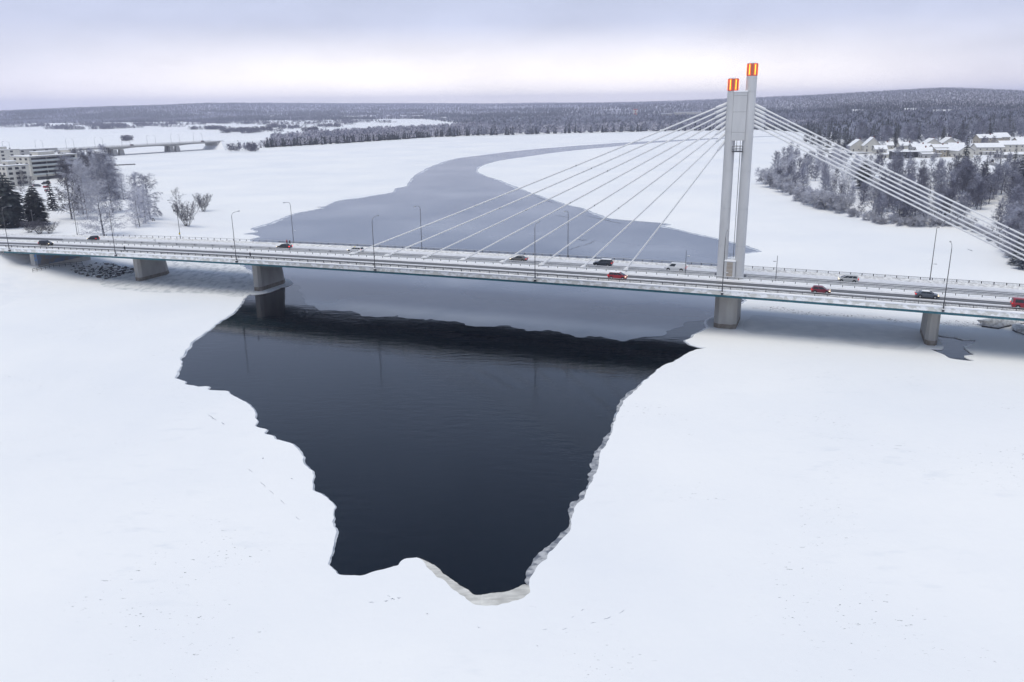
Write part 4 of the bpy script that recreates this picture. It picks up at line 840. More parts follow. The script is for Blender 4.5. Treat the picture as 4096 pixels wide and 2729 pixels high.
for i, (u, v, hp) in enumerate(((60, 735, 60), (95, 745, 52), (20, 745, 70), (130, 752, 40), (90, 775, 46))): tpx('garden_tree', DARKT[i % 2], u, v, hp, 11, 'bare dark garden tree in front of the flats', 'garden trees by the flats', sxy=1.2)
for i in range(26):       # dark trees along the shore behind the park
    t = i/25; u = 255+190*t+random.uniform(-14, 14); v = 705-10*t+random.uniform(-18, 22)+(30*t if i % 3 == 0 else 0)
    tpx('shore_tree', (DARKT+WEEP[:1])[i % 3], u, v, random.uniform(62, 88), 11, 'dark bare tree in the row along the shore beyond the flats', 'dark trees along the left shore', sxy=1.15)
for i in range(22):
    u = random.uniform(300, 460); v = random.uniform(752, 800); tpx('park_birch', BIRCH[i % 3], u, v, random.uniform(92, 135), 11, 'frosted birch in the thicket behind the park row', 'birches in the thicket behind the park', sxy=1.0)

# right bank: grove of frosted trees on the slope below the village
def between(u, tab): return float(np.interp(u, [a for a, _ in tab], [b for _, b in tab]))
LOWR = [(3060, 740), (3110, 757), (3160, 783), (3230, 818), (3300, 836), (3400, 864), (3500, 890), (3600, 903), (3760, 905), (3880, 915), (3975, 975), (4070, 1062), (4150, 1110)]
UPR = [(3060, 700), (3130, 640), (3160, 620), (3300, 640), (3450, 668), (3600, 690), (3800, 720), (3900, 740), (4000, 745), (4150, 760)]
NG = 285; k = 0; cand = []
while len(cand) < NG:
    u = random.uniform(3085, 4150) if len(cand) < 250 else random.uniform(3780, 4150); lo, hi = between(u, LOWR), between(u, UPR)
    f = random.random(); v = hi+(lo-hi)*f-8
    if 3870 < u < 3985 and 850 < v: continue
    cand.append((u, v, f))
for i, (u, v, f) in enumerate(sorted(cand, key=lambda q: q[1])):
    var = random.choice(GROVE if u > 3480 else [GROVE[0], GROVE[2], BIRCH[i % 3], GROVE[1]]); kind = 'grove_tree'; lb = 'bare frosted tree in the grove on the right bank'
    P = gt(u, v); h = random.uniform(9.5, 14.5)*(.8+.25*(1-f)); tree(kind, var, P, h, 11, lb, 'trees of the right-bank grove', sxy=random.uniform(1.0, 1.4))
for i in range(70):       # frosted shrubs at the edge of the ice
    u = 3060+1050*(i/69)+random.uniform(-8, 8); v = between(u, LOWR)+random.uniform(-10, 3); tpx('shore_shrub', FBUSH[i % 3], u, v, random.uniform(20, 38) if u > 3400 else random.uniform(34, 66), 4.4, 'snow-laden shrub at the edge of the ice on the right bank', 'shrubs along the right shore', 'shrub', random.uniform(.9, 1.3))
for u, v, hp, lb in ((3450, 752, 96, 'snow-covered pine in the grove behind the stay cables'), (3850, 715, 145, 'tall dark spruce below the pale long house'), (3820, 740, 110, 'broad dark spruce in the grove below the pale long house'), (3935, 740, 96, 'slim dark spruce left of the lit car on the village road'), (3990, 735, 82, 'dark spruce below the bend of the village road'), (4082, 790, 190, 'tall dark spruce at the right edge of the picture'), (4050, 700, 100, 'dark spruce between the village road and the right edge')):
    tpx('spruce_tree', SNPINE[0] if 'pine' in lb else SPRUCE[u % 3], u, v, hp, 13 if 'pine' not in lb else 9.5, lb, sxy=1.25)
for i, (u, v, hp) in enumerate(((4060, 1060, 120), (4092, 1075, 150), (4110, 1030, 170), (4140, 1070, 190))): tpx('shore_spruce', FSPRUCE[i % 2], u, v, hp, 13, 'snowy conifer on the shore at the right edge of the ice', 'snowy conifers at the right edge', sxy=1.3)
# forest edge behind the village
for i in range(58):
    u = 3235+880*(i/57)+random.uniform(-10, 10); v = np.interp(u, [3230, 3400, 3700, 4100], [572, 600, 590, 560])+random.uniform(-10, 12)
    if u < 3420: tpx('spruce_tree', (SPRUCE+FSPRUCE)[i % 5], u, v, random.uniform(60, 95), 13, 'dark spruce in the dense stand left of the village', 'spruces left of the village', sxy=1.2)
    else: tpx('forest_tree', (GROVE+SPRUCE[:1]+FSPRUCE[:1])[i % 6], u, v-14, random.uniform(55, 85), 11.5, 'tree at the forest edge right behind the village', 'trees at the forest edge behind the village', sxy=1.25)
for i in range(44):
    u = random.uniform(3340, 4090); v = random.choice([random.uniform(588, 606), random.uniform(650, 676)]); tpx('garden_birch', GROVE[i % 4], u, v, random.uniform(26, 52), 11, 'small bare garden tree among the village houses', 'garden trees in the village', sxy=1.1)

# ------------------------------------------------------------------ far woods, each one mass
def t_dec(seed, n):
    r = np.random.default_rng(seed); V = []; F = []; M_ = []
    for i in range(3): a = i*2.094; V += [(.012*math.cos(a), .012*math.sin(a), 0)]
    V.append((0, 0, .5)); F += [(0, 1, 3), (1, 2, 3), (2, 0, 3)]; M_ += [2]*3
    for i in range(n):
        z = .16+.80*r.random(); R_ = .27*math.sin(min(1, (1.05-z)/.75)*1.57)*(.7+.3*min(1, z*3)); a = r.uniform(0, 6.28); q = R_*math.sqrt(r.random()); p = np.array([math.cos(a)*q, math.sin(a)*q, z]); d = np.array([math.cos(a)*.5+r.normal()*.3, math.sin(a)*.5+r.normal()*.3, .8]); d /= np.linalg.norm(d); b = np.cross(d, r.normal(size=3)); b /= np.linalg.norm(b)+1e-6
        l = .17*r.uniform(.7, 1.3); w = .045*r.uniform(.7, 1.3); k_ = len(V); V += [tuple(p-b*w), tuple(p+b*w), tuple(p+d*l)]; F.append((k_, k_+1, k_+2)); M_.append(0 if r.random() < .62 else 1)
    return np.array(V), np.array(F), np.array(M_)
def dark_of(T): V, F, M_ = T; return V*[1.7, 1.7, 1], F, np.where(M_ == 0, 1, M_)
def t_con(seed, tiers, nb_, frost):
    r = np.random.default_rng(seed); V = []; F = []; M_ = []
    for i in range(tiers):
        z0 = .06+.90*i/tiers; z1 = min(1, z0+1.7/tiers); R_ = .19*(1-i/tiers)+.02
        for b in range(nb_):
            a = 6.283*b/nb_+r.uniform(-.3, .3); da = 3.4/nb_; k_ = len(V); rr = R_*r.uniform(.75, 1.2)
            V += [(rr*math.cos(a-da), rr*math.sin(a-da), z0), (rr*1.1*math.cos(a+da), rr*1.1*math.sin(a+da), z0-.015), (0, 0, z1)]; F.append((k_, k_+1, k_+2)); M_.append(4 if r.random() < frost else 3)
    return np.array(V), np.array(F), np.array(M_)
TW_A = mat('far_frosted_twigs', (.22, .23, .30), .85, (.43, .445, .53), .02); TW_B = mat('far_bare_twigs', (.06, .062, .09), .85, (.115, .118, .16), .02); RIME = mat('rime_covered_crown', (.58, .55, .62), .85, (.74, .71, .76), .01)
FMATS = [TW_A, TW_B, BARKD, NEEDLE, NEEDLE_F, RIME]
def rimed(T): V, F, M_ = T; r = np.random.default_rng(9); return V, F, np.where(r.random(len(M_)) < .6, 5, np.where(M_ == 3, 4, M_))
def wood(name, P, hs, kinds, temps, label=None):
    Vs = []; Fs = []; Ms = []; b = 0
    for k_, (V, F, M_) in enumerate(temps):
        idx = np.where(kinds == k_)[0]
        if not len(idx): continue
        a = rng.uniform(0, 6.283, len(idx)); ca, sa = np.cos(a), np.sin(a); h = hs[idx]; sx_ = h*rng.uniform(.85, 1.25, len(idx))
        X = (V[None, :, 0]*ca[:, None]-V[None, :, 1]*sa[:, None])*sx_[:, None]+P[idx, 0][:, None]; Y = (V[None, :, 0]*sa[:, None]+V[None, :, 1]*ca[:, None])*sx_[:, None]+P[idx, 1][:, None]; Z = V[None, :, 2]*h[:, None]+P[idx, 2][:, None]-.2
        Vs.append(np.stack([X, Y, Z], -1).reshape(-1, 3)); n = len(V); Fs.append((F[None]+(np.arange(len(idx))*n)[:, None, None]).reshape(-1, 3)+b); b += n*len(idx); Ms.append(np.tile(M_, len(idx)))
    o = link(name, np_mesh(name, np.concatenate(Vs), np.concatenate(Fs), FMATS, np.concatenate(Ms))); return tag(o, kind='stuff')
MIDT = [t_dec(1, 60), t_dec(2, 60), t_con(3, 6, 7, .15), t_con(4, 6, 7, .7)]; MIDT += [rimed(MIDT[0]), rimed(MIDT[3])]; FART = [t_dec(5, 13), t_con(6, 3, 4, .2), t_con(7, 3, 4, .85), t_dec(8, 13)]; FART += [rimed(FART[2]), rimed(FART[0])]
t_scrub = dark_of(t_dec(11, 22)); t_scrub2 = dark_of(t_dec(12, 22))
def px_area(n, ulo, uhi, vtop, vbot):
    """n places in a photo strip, evenly spread over the ground rather than over the picture"""
    U_ = rng.uniform(ulo, uhi, n*6); a = np.interp(U_, [q[0] for q in vtop], [q[1] for q in vtop]); b = np.interp(U_, [q[0] for q in vbot], [q[1] for q in vbot]); hz = 420-(U_-2048)*.0122
    i0, i1 = 1/(b-hz), 1/(a-hz); t = np.sqrt(rng.uniform(0, 1, len(U_))*(i1**2-i0**2)+i0**2); V_ = hz+1/t
    w = i1**2-i0**2; keep = rng.uniform(0, 1, len(U_)) < w/w.max(); U_, V_ = U_[keep][:n], V_[keep][:n]
    return gtN(U_, V_)
SH = [(880, 606), (960, 601), (1060, 592), (1300, 579), (1500, 566), (1700, 552), (2000, 543), (2300, 535), (2600, 528), (2900, 524), (3250, 516)]
# wooded island across the river: dark young pines along the front, frosted birches behind
P = px_area(520, 1060, 1720, [(a, b-5) for a, b in SH], SH); wood('island_pine_wood', P, rng.uniform(8, 12, len(P)), rng.choice([2, 2, 3, 4], len(P)), MIDT)
P = px_area(1500, 1090, 1950, [(1090, 566), (1300, 547), (1500, 533), (1700, 524), (1950, 505)], [(a, b-9) for a, b in SH]); wood('island_birch_wood', P, rng.uniform(9, 14, len(P)), rng.choice([4, 4, 0, 5, 1], len(P)), MIDT)
P = px_area(1500, 1680, 3290, [(a, b-12) for a, b in SH], [(a, b-1) for a, b in SH]); wood('far_shore_wood', P, rng.uniform(10, 16, len(P)), rng.choice([0, 4, 1, 4, 2, 3], len(P)), MIDT)
P = px_area(2600, 1900, 3300, [(1900, 484), (2400, 474), (2900, 470), (3300, 462)], [(a, b-11) for a, b in SH]); wood('far_shore_wood', P, rng.uniform(9, 15, len(P)), rng.choice([0, 1, 1, 3, 2], len(P)), MIDT)
P = px_area(2600, 3240, 4250, [(3240, 480), (3700, 470), (4250, 468)], [(3240, 545), (3420, 572), (3700, 566), (4100, 545), (4250, 545)]); wood('village_forest', P, rng.uniform(9, 16, len(P)), rng.choice([1, 1, 2, 2, 2, 3], len(P)), MIDT)
P = px_area(48, 920, 1080, [(930, 592), (1080, 580)], [(930, 602), (1080, 593)]); wood('causeway_trees', P, rng.uniform(3.5, 9, len(P)), rng.choice([0, 2, 4, 3], len(P)), MIDT)
# willow scrub on the frozen flats to the left
def clumps(name, spec):
    Ps = []
    for (ua, ub, va, vb, n, rx, ry, per) in spec:
        C_ = px_area(n, ua, ub, [(ua, va), (ub, va)], [(ua, vb), (ub, vb)])
        for c in C_:
            k_ = max(5, int(per*rng.uniform(.4, 1.5))); a = rng.uniform(0, 6.283, k_); q = np.sqrt(rng.uniform(0, 1, k_)); s_ = rng.uniform(.5, 1.4); th = rng.normal()*.35
            x, y = np.cos(a)*q*rx*s_, np.sin(a)*q*ry*s_; Ps.append(np.column_stack([c[0]+x*math.cos(th)-y*math.sin(th), c[1]+x*math.sin(th)+y*math.cos(th)]))
    P = np.concatenate(Ps); P = np.column_stack([P, ground_z(P)]); wood(name, P, rng.uniform(4.5, 10, len(P)), rng.choice([1, 2, 0], len(P)), [t_scrub, t_scrub2, t_scrub])
clumps('willow_scrub', [(-60, 640, 470, 478, 46, 60, 40, 60), (0, 560, 482, 500, 15, 28, 12, 46), (430, 930, 477, 494, 20, 34, 14, 46), (140, 340, 500, 522, 9, 20, 7, 40), (340, 540, 500, 518, 20, 34, 14, 44), (560, 740, 496, 510, 14, 34, 14, 40), (750, 1000, 488, 500, 20, 40, 16, 40), (780, 880, 514, 520, 6, 26, 7, 34), (900, 1060, 520, 536, 10, 18, 9, 30), (1040, 1340, 506, 530, 22, 20, 9, 30), (1000, 1700, 484, 500, 30, 34, 11, 30)])
clumps('river_bush', [(496, 524, 562, 567, 3, 7, 3, 16), (925, 1030, 601, 607, 3, 12, 4, 20)])
# forest over the hills to the skyline
n = 112000; U_ = rng.uniform(-500, 4600, n); d1 = np.interp(U_, [-500, 0, 900, 1700, 1900, 2400, 3000, 3300, 3500, 4600], [4100, 3900, 3500, 3300, 2000, 1700, 1600, 1300, 1250, 1200]); r1 = np.interp(U_, UTAB, RTAB)*1.08
D = d1*(r1/d1)**rng.uniform(0, 1, n); A = np.arctan((U_-2048)/(FPX*math.cos(PITCH)*1.03)); P = np.column_stack([D*np.sin(A), D*np.cos(A)])
clear = (vnoise(P[:, 0], P[:, 1], 260, 7) < .08) | ((U_ > 3685) & (U_ < 3795) & (D > 3050) & (D < 3380) & (vnoise(P[:, 0], P[:, 1]*.15, 26, 9) > .46))
P = P[~clear]; D = D[~clear]; P = np.column_stack([P, ground_z(P)]); fr = sstep(P[:, 2]+26*(vnoise(P[:, 0], P[:, 1], 420, 12)-.5), np.where(azu(P) > 2700, 8, 18), np.where(azu(P) > 2700, 42, 66))*np.where(azu(P) < 1150, .55, 1)  # rime rises with height; its whiteness also paints haze over the ridge
kd = np.where(rng.uniform(0, 1, len(P)) < fr*.92, rng.choice([4, 5, 4, 2], len(P)), np.where(vnoise(P[:, 0], P[:, 1]*.5, 150, 14) > .5, rng.choice([1, 1, 1, 2], len(P)), rng.choice([0, 3, 0, 1], len(P))))
wood('hill_forest', P, rng.uniform(6, 10, len(P))*(1+D/11000), kd, FART)

# ------------------------------------------------------------------ second bridge, upstream left
OB = np.array([-437., 922.]); B2 = math.atan2(65, 37); b2t = np.array([math.cos(B2), math.sin(B2)]); b2n = np.array([-math.sin(B2), math.cos(B2)])
C2 = mat('far_bridge_concrete', (.34, .335, .33), .85, (.27, .27, .265), .3)
fb_ = tag(empty('road_bridge', (OB[0], OB[1], 0), B2), 'low concrete road bridge over the frozen river far behind the flats on the left', 'bridge')
mb = MB(); n = 60; s0, s1 = -330, 144
piers2 = (-92, 0, 74)
def dep(s): return 1.7+1.5*max(0, 1-min(abs(s-q) for q in piers2)/26)**1.6
for i in range(n+1):
    s = s0+(s1-s0)*i/n; zt = 9.6; mb.v += [(s, -11, zt), (s, 11, zt), (s, 11, zt-.9), (s, 7.5, zt-dep(s)), (s, -7.5, zt-dep(s)), (s, -11, zt-.9)]
for i in range(n):
    for a in range(6): mb.f.append((i*6+a, i*6+(a+1) % 6, i*6+6+(a+1) % 6, i*6+6+a)); mb.m.append(0)
mb.f += [(0, 1, 2, 3, 4, 5), tuple(n*6+5-a for a in range(6))]; mb.m += [0, 0]; link('deck', mb.mesh('deck', C2), fb_)
mb = MB(); mb.add([(s0, -10.7, 9.63), (s1, -10.7, 9.63), (s1, 10.7, 9.63), (s0, 10.7, 9.63)], [(0, 1, 2, 3)]); link('snowy_roadway', mb.mesh('snowy_roadway', TRAMP), fb_)
GREYR = mat('cleared_road', (.22, .22, .23), .7, (.4, .4, .41), .3)
for y0 in (-5.5, 4.2): mb = MB(); mb.add([(s0, y0, 9.66), (s1, y0, 9.66), (s1, y0+1.8, 9.66), (s0, y0+1.8, 9.66)], [(0, 1, 2, 3)]); link('wheel_track', mb.mesh('wheel_track', GREYR), fb_)
for y0 in (-10.8, 10.8):
    mb = MB(); mb.box(((s0+s1)/2, y0, 10.45), (s1-s0, .12, .12)); mb.box(((s0+s1)/2, y0, 10.0), (s1-s0, .08, .08))
    s = s0
    while s < s1: mb.box((s, y0, 10.0), (.14, .14, .9)); s += 3.0
    link('railing', mb.mesh('railing', DARK), fb_)
for s in piers2:
    for y0, dx in ((-6.0, -4.2), (-6.0, 4.2), (6.0, 0)):
        mb = MB(); mb.prism([(s+dx-3.2, y0-2.2), (s+dx+3.2, y0-2.2), (s+dx+3.2, y0+2.2), (s+dx-3.2, y0+2.2)], -1, 9.7-dep(s), 0, .30); link('pier', mb.mesh('pier', PIERC), fb_)
mb = MB(); mb.prism([(134, -11), (146, -11), (146, 11), (134, 11)], -1, 9.5); link('abutment', mb.mesh('abutment', CONC), fb_)
lm2 = empty('far_street_lamp')
mb = MB(); mb.tube([(0, 0, 0), (0, 0, 9.5)], [.16, .10], 6); link('pole', mb.mesh('pole', GALV), lm2)
mb = MB(); mb.tube([(0, 0, 9.5), (0, .4, 10.2), (0, 2.2, 10.5)], .09, 5); mb.box((0, 2.7, 10.5), (.35, 1.0, .18)); link('arm', mb.mesh('arm', GALV), lm2)
k = 0
for side in (-1, 1):
    for s in np.arange(-215, 118, 33.0):
        o = lm2 if k == 0 else copy_tree(lm2); k += 1; q = OB+b2t*(s+side*3)+b2n*side*11.3; o.location = (q[0], q[1], 9.4); o.rotation_euler = (0, 0, B2+(math.pi if side > 0 else 0))
        tag(o, 'slim lamp post along the far road bridge on the left', 'street lamp', 'lamp posts of the far road bridge')
for s, y0, hd, c_, lb in ((20, -4.6, 1, 'grey', 'tiny dark car on the middle of the far road bridge'), (118, -4.6, 1, 'black', 'tiny dark car at the right end of the far road bridge')):
    c = make_car('mpv', P_[c_], head=False); q = OB+b2t*s+b2n*y0; c.location = (q[0], q[1], 9.68); c.rotation_euler = (0, 0, B2); tag(c, lb, 'car')
# snowy causeway carrying the road on from the bridge end
mb = MB(); V = []
for i, (s, wd, zt) in enumerate(((128, 30, -.3), (140, 24, 9.4), (205, 18, 7), (330, 16, 4), (520, 15, 2.5))):
    for y0, z in ((-wd, -.3), (-11, zt), (11, zt), (wd, -.3)): mb.v.append((*(OB+b2t*s+b2n*y0), z))
for i in range(4):
    for a in range(3): mb.f.append((i*4+a, i*4+4+a, i*4+5+a, i*4+1+a)); mb.m.append(0)
tag(mb.build('causeway', SNOW), kind='structure')

# ------------------------------------------------------------------ buildings
YELW = mat('cream_render', (.56, .54, .48), .85, (.50, .48, .43), .4); OFFW = mat('off_white_render', (.58, .56, .50), .85, (.53, .51, .46), .4); PALEB = mat('pale_balcony_panel', (.52, .55, .55), .8, (.46, .49, .49), .5)
WINB = mat('dark_window', (.018, .02, .024), .12, (.06, .06, .065), .35, lo=.5, hi=.6); REDB = mat('red_brick', (.16, .035, .025), .85, (.12, .03, .02), 3); BLACKW = mat('black_timber', (.012, .014, .018), .7, (.02, .022, .026), 2); GREYW = mat('grey_render', (.42, .41, .40), .85, (.37, .365, .355), .5); TANW = mat('tan_timber', (.40, .37, .32), .85, (.35, .30, .22), .6)
def local_box(mb, o, c, d, mi=0): mb.box(c, d, mi)
def block(name, u, v, rz, w, d, floors, label, wall, bands=True, fh=3.0, right=None, pent=True, z=None):
    P = gt(u, v); o = tag(empty(name, (P[0], P[1], P[2]-.3 if z is None else z), rz), label, 'building'); H_ = floors*fh+.6
    mb = MB(); mb.box((w/2, d/2, H_/2), (w, d, H_)); wl = link('wall', mb.mesh('wall', wall), o)
    mb = MB(); mb.box((w/2, d/2, H_+.12), (w+.5, d+.5, .24)); rf = link('roof', mb.mesh('roof', DARK), o)
    mb = MB(); mb.box((w/2, d/2, H_+.37), (w+.3, d+.3, .26), 0, 0, .985); link('roof_snow', mb.mesh('roof_snow', SNOW), rf)
    if pent:
        mb = MB(); mb.box((w*.5, d*.55, H_+1.5), (w*.34, d*.4, 2.1)); link('plant_room', mb.mesh('plant_room', YELW), rf)
        mb = MB(); mb.box((w*.5, d*.55, H_+2.7), (w*.36, d*.44, .3)); link('roof_snow', mb.mesh('roof_snow', SNOW), rf)
        for x in (.2, .78): mb = MB(); mb.box((w*x, d*.4, H_+.9), (.9, .9, 1.0)); link('vent', mb.mesh('vent', DARK), rf)
    for f in range(floors):
        z0 = .7+f*fh
        if bands:
            if f:
                nb_ = 3
                for b in range(nb_):
                    x0 = 1.6+b*(w-3.2)/nb_; x1 = 1.6+(b+1)*(w-3.2)/nb_-.35
                    mb = MB(); mb.box(((x0+x1)/2, -.02, z0+1.55), (x1-x0, .24, 1.5)); link('window', mb.mesh('window', WINB), o)
                    mb = MB(); mb.box(((x0+x1)/2, -.45, z0+.25), (x1-x0+.3, .9, 1.1)); link('balcony', mb.mesh('balcony', PALEB), o)
            else:
                mb = MB(); mb.box((w/2, -.02, 1.3), (w*.8, .2, 1.9)); link('window', mb.mesh('window', WINB), o)
        else:
            for b in range(3):
                x0 = 1.2+b*(w-1.6)/3; mb = MB(); mb.box((x0+1.1, -.02, z0+1.4), (2.3, .2, 1.45)); link('window', mb.mesh('window', WINB), o)
        for b in range(2 if d < 11 else 3):
            y0 = 2.0+b*(d-3)/(2 if d < 11 else 3)
            for xx in (-.02, w+.02): mb = MB(); mb.box((xx, y0+1.0, z0+1.4), (.2, 2.3, 1.4)); link('window', mb.mesh('window', WINB), o)
    return o
block('apartment_block', 130, 722, rad(64), 36, 20, 5, 'cream block of flats with long balcony bands on the left', YELW)
block('apartment_block', 38, 748, rad(60), 14, 16, 4, 'off-white corner block of flats at the left edge', OFFW, bands=False)
block('apartment_block', 85, 640, rad(50), 34, 16, 3, 'low long block of flats with a snowy flat roof behind the cream one', GREYW, bands=False, pent=False)
block('apartment_block', -30, 662, rad(55), 24, 14, 4, 'flat-roofed block behind the off-white corner block', OFFW, bands=False)
block('apartment_block', 190, 640, rad(6), 30, 12, 2, 'dark flat-roofed building behind the flats near the far bridge', GREYW, bands=False)
def house(u, v, w, d, h, rz, label, wall=TANW, pitch=.42, chim=True, z=None, wins=3, porch=False, ridge='x', roofc=None):
    P = gt(u, v); o = tag(empty('house', (P[0], P[1], P[2]-.4), rz), label, 'house'); hh = h+.4
    mb = MB(); pitch = pitch*1.55 if pitch > .22 else pitch; rise = (d if ridge == 'x' else w)*.5*pitch
    if ridge == 'x': V = [(0, 0, 0), (w, 0, 0), (w, d, 0), (0, d, 0), (0, 0, hh), (w, 0, hh), (w, d, hh), (0, d, hh), (0, d/2, hh+rise), (w, d/2, hh+rise)]; F = [(0, 1, 5, 4), (1, 2, 6, 9, 5), (2, 3, 7, 6), (3, 0, 4, 8, 7), (3, 2, 1, 0)]
    else: V = [(0, 0, 0), (w, 0, 0), (w, d, 0), (0, d, 0), (0, 0, hh), (w, 0, hh), (w, d, hh), (0, d, hh), (w/2, 0, hh+rise), (w/2, d, hh+rise)]; F = [(0, 1, 5, 8, 4), (1, 2, 6, 5), (2, 3, 7, 9, 6), (3, 0, 4, 7), (3, 2, 1, 0)]
    mb.add(V, F); link('wall', mb.mesh('wall', wall), o)
    e = .6; th = .42; rf = None
    for sg in (0, 1):
        mb = MB()
        if ridge == 'x':
            ye = -e if sg == 0 else d+e; ze = hh-e*pitch; yr = d/2; pts = [(-e, ye, ze), (w+e, ye, ze), (w+e, yr, hh+rise), (-e, yr, hh+rise)]
        else:
            xe = -e if sg == 0 else w+e; ze = hh-e*pitch; xr_ = w/2; pts = [(xe, -e, ze), (xr_, -e, hh+rise), (xr_, d+e, hh+rise), (xe, d+e, ze)]
        lo_ = [(x, y, z_+.02) for x, y, z_ in pts]; hi_ = [(x, y, z_+.14) for x, y, z_ in pts]; mb.add(lo_+hi_, [(3, 2, 1, 0), (4, 5, 6, 7)]+[(i, (i+1) % 4, 4+(i+1) % 4, 4+i) for i in range(4)]); q = link('roof', mb.mesh('roof', roofc or DARK), o)
        mb = MB(); lo_ = [(x, y, z_+.145) for x, y, z_ in pts]; hi_ = [(x*.99+.005*w, y, z_+th) for x, y, z_ in pts]; mb.add(lo_+hi_, [(3, 2, 1, 0), (4, 5, 6, 7)]+[(i, (i+1) % 4, 4+(i+1) % 4, 4+i) for i in range(4)]); link('roof_snow', mb.mesh('roof_snow', SNOW), q)
        if sg == 0 and chim: mb = MB(); mb.box((w*.6, d*.42, hh+rise+.3), (.8, .8, 1.7)); link('chimney', mb.mesh('chimney', REDB), q)
    for fl_ in range(2 if h > 4.5 else 1):
        for b in range(wins):
            x = w*(b+.5)/wins; mb = MB(); mb.box((x, -.02, 1.7+fl_*2.7), (1.25, .12, 1.2)); wf = link('window', mb.mesh('window', WHITE), o); mb = MB(); mb.box((x, -.06, 1.7+fl_*2.7), (1.0, .1, .98)); link('pane', mb.mesh('pane', WINB), wf)
    for b in range(2): mb = MB(); mb.box((-.02, d*(b+.7)/2.4, 1.7), (.12, 1.2, 1.1)); link('window', mb.mesh('window', WINB), o)
    mb = MB(); mb.box((w*.18, -.03, 1.25), (1.0, .1, 2.0)); link('door', mb.mesh('door', BARKD), o)
    if porch: mb = MB(); mb.box((w*.5, -1.3, 2.7), (w*.6, 2.6, .3)); link('porch_roof', mb.mesh('porch_roof', SNOW), o); mb = MB(); mb.box((w*.22, -2.4, 1.3), (.2, .2, 2.6)); mb.box((w*.78, -2.4, 1.3), (.2, .2, 2.6)); link('porch_post', mb.mesh('porch_post', WHITE), o)
    return o
LOC = rad(-12)
house(3402, 605, 13, 11, 4.2, rad(-8), 'cream gabled house with a red chimney, leftmost of the gabled village houses', YELW, .5, ridge='y')
house(3455, 606, 13, 10, 4.8, rad(-10), 'largest cream gabled house with two red chimneys', YELW, .62, ridge='y')
house(3500, 612, 9, 8, 3.0, rad(-8), 'small cream outbuilding right of the large gabled house', YELW, .4, False)
house(3290, 612, 14, 9, 3.0, rad(-14), 'pale flat house behind the upper stay cables', GREYW, .2, False)
house(3318, 629, 17, 9, 3.2, rad(-14), 'low dark-walled house behind the middle stay cables', BLACKW, .16, False)
house(3300, 596, 14, 9, 3.0, rad(-10), 'cream bungalow behind the upper stay cables', YELW, .35, False)
house(3530, 634, 11, 8, 2.8, rad(-6), 'low pale annexe left of the black house', OFFW, .14, False)
house(3571, 638, 26, 9, 5.2, rad(-6), 'black timber house with a nearly flat snowy roof', BLACKW, .10, False, wins=5)
house(3690, 634, 12, 8, 3.0, rad(-6), 'low grey house right of the black house', GREYW, .14, False)
house(3745, 630, 7, 7, 5.0, rad(-6), 'narrow brown house end right of the black house', TANW, .2, False, wins=2)
house(3600, 598, 14, 9, 3.2, rad(-5), 'cream house behind the black house', YELW, .35); house(3650, 603, 15, 9, 3.0, rad(-5), 'long snowy-roofed house behind the black house', GREYW, .3); house(3700, 592, 13, 9, 3.4, rad(-3), 'cream house with a red chimney above the low grey house', YELW, .4, ridge='y'); house(3770, 588, 12, 9, 3.4, rad(-3), 'gabled cream house at the upper middle of the village', OFFW, .45, ridge='y')
house(3735, 606, 13, 9, 3.0, rad(-4), 'low house with a wide snowy roof in the middle of the village', TANW, .28); house(3560, 580, 12, 9, 3.0, rad(-6), 'house half hidden by birches behind the village', OFFW, .4)
house(3832, 632, 11, 14, 4.8, rad(4), 'pale house with its gable end towards the ice', OFFW, .42, False, ridge='y', wins=1)
house(3905, 620, 19, 9, 5.4, rad(-2), 'long two-storey cream terrace with a porch', YELW, .34, False, porch=True, wins=4)
house(4002, 608, 18, 9, 5.4, rad(-1), 'two-storey cream terrace at the right of the village', YELW, .34, False, wins=4)
house(4000, 634, 22, 7, 2.4, rad(4), 'low snowy carport row below the right-hand terrace', GREYW, .2, False, wins=4)
house(3915, 575, 20, 10, 5.0, rad(2), 'tan two-storey terrace behind the porch house', TANW, .36); house(3985, 572, 14, 11, 5.2, rad(10), 'brick-toned house at the back right of the village', TANW, .4, False)
for (u, v, w, d, h, a, lb, wl) in ((3520, 596, 11, 8, 3.0, -6, 'small cream house between the large gabled house and the birches', YELW), (3625, 588, 12, 8, 3.0, -4, 'small house with a dark chimney behind the long snowy-roofed house', OFFW), (3668, 618, 11, 7, 2.8, -8, 'low white outbuilding behind the right end of the black house', OFFW), (3800, 604, 12, 8, 3.2, 0, 'cream house half hidden by bare trees left of the gable-end house', YELW), (3365, 590, 12, 8, 3.0, -10, 'low house at the left edge of the village by the spruces', OFFW), (4070, 590, 14, 9, 4.8, 4, 'two-storey house at the far right behind the terrace', TANW)):
    house(u, v, w, d, h, rad(a), lb, wl, .42, True)
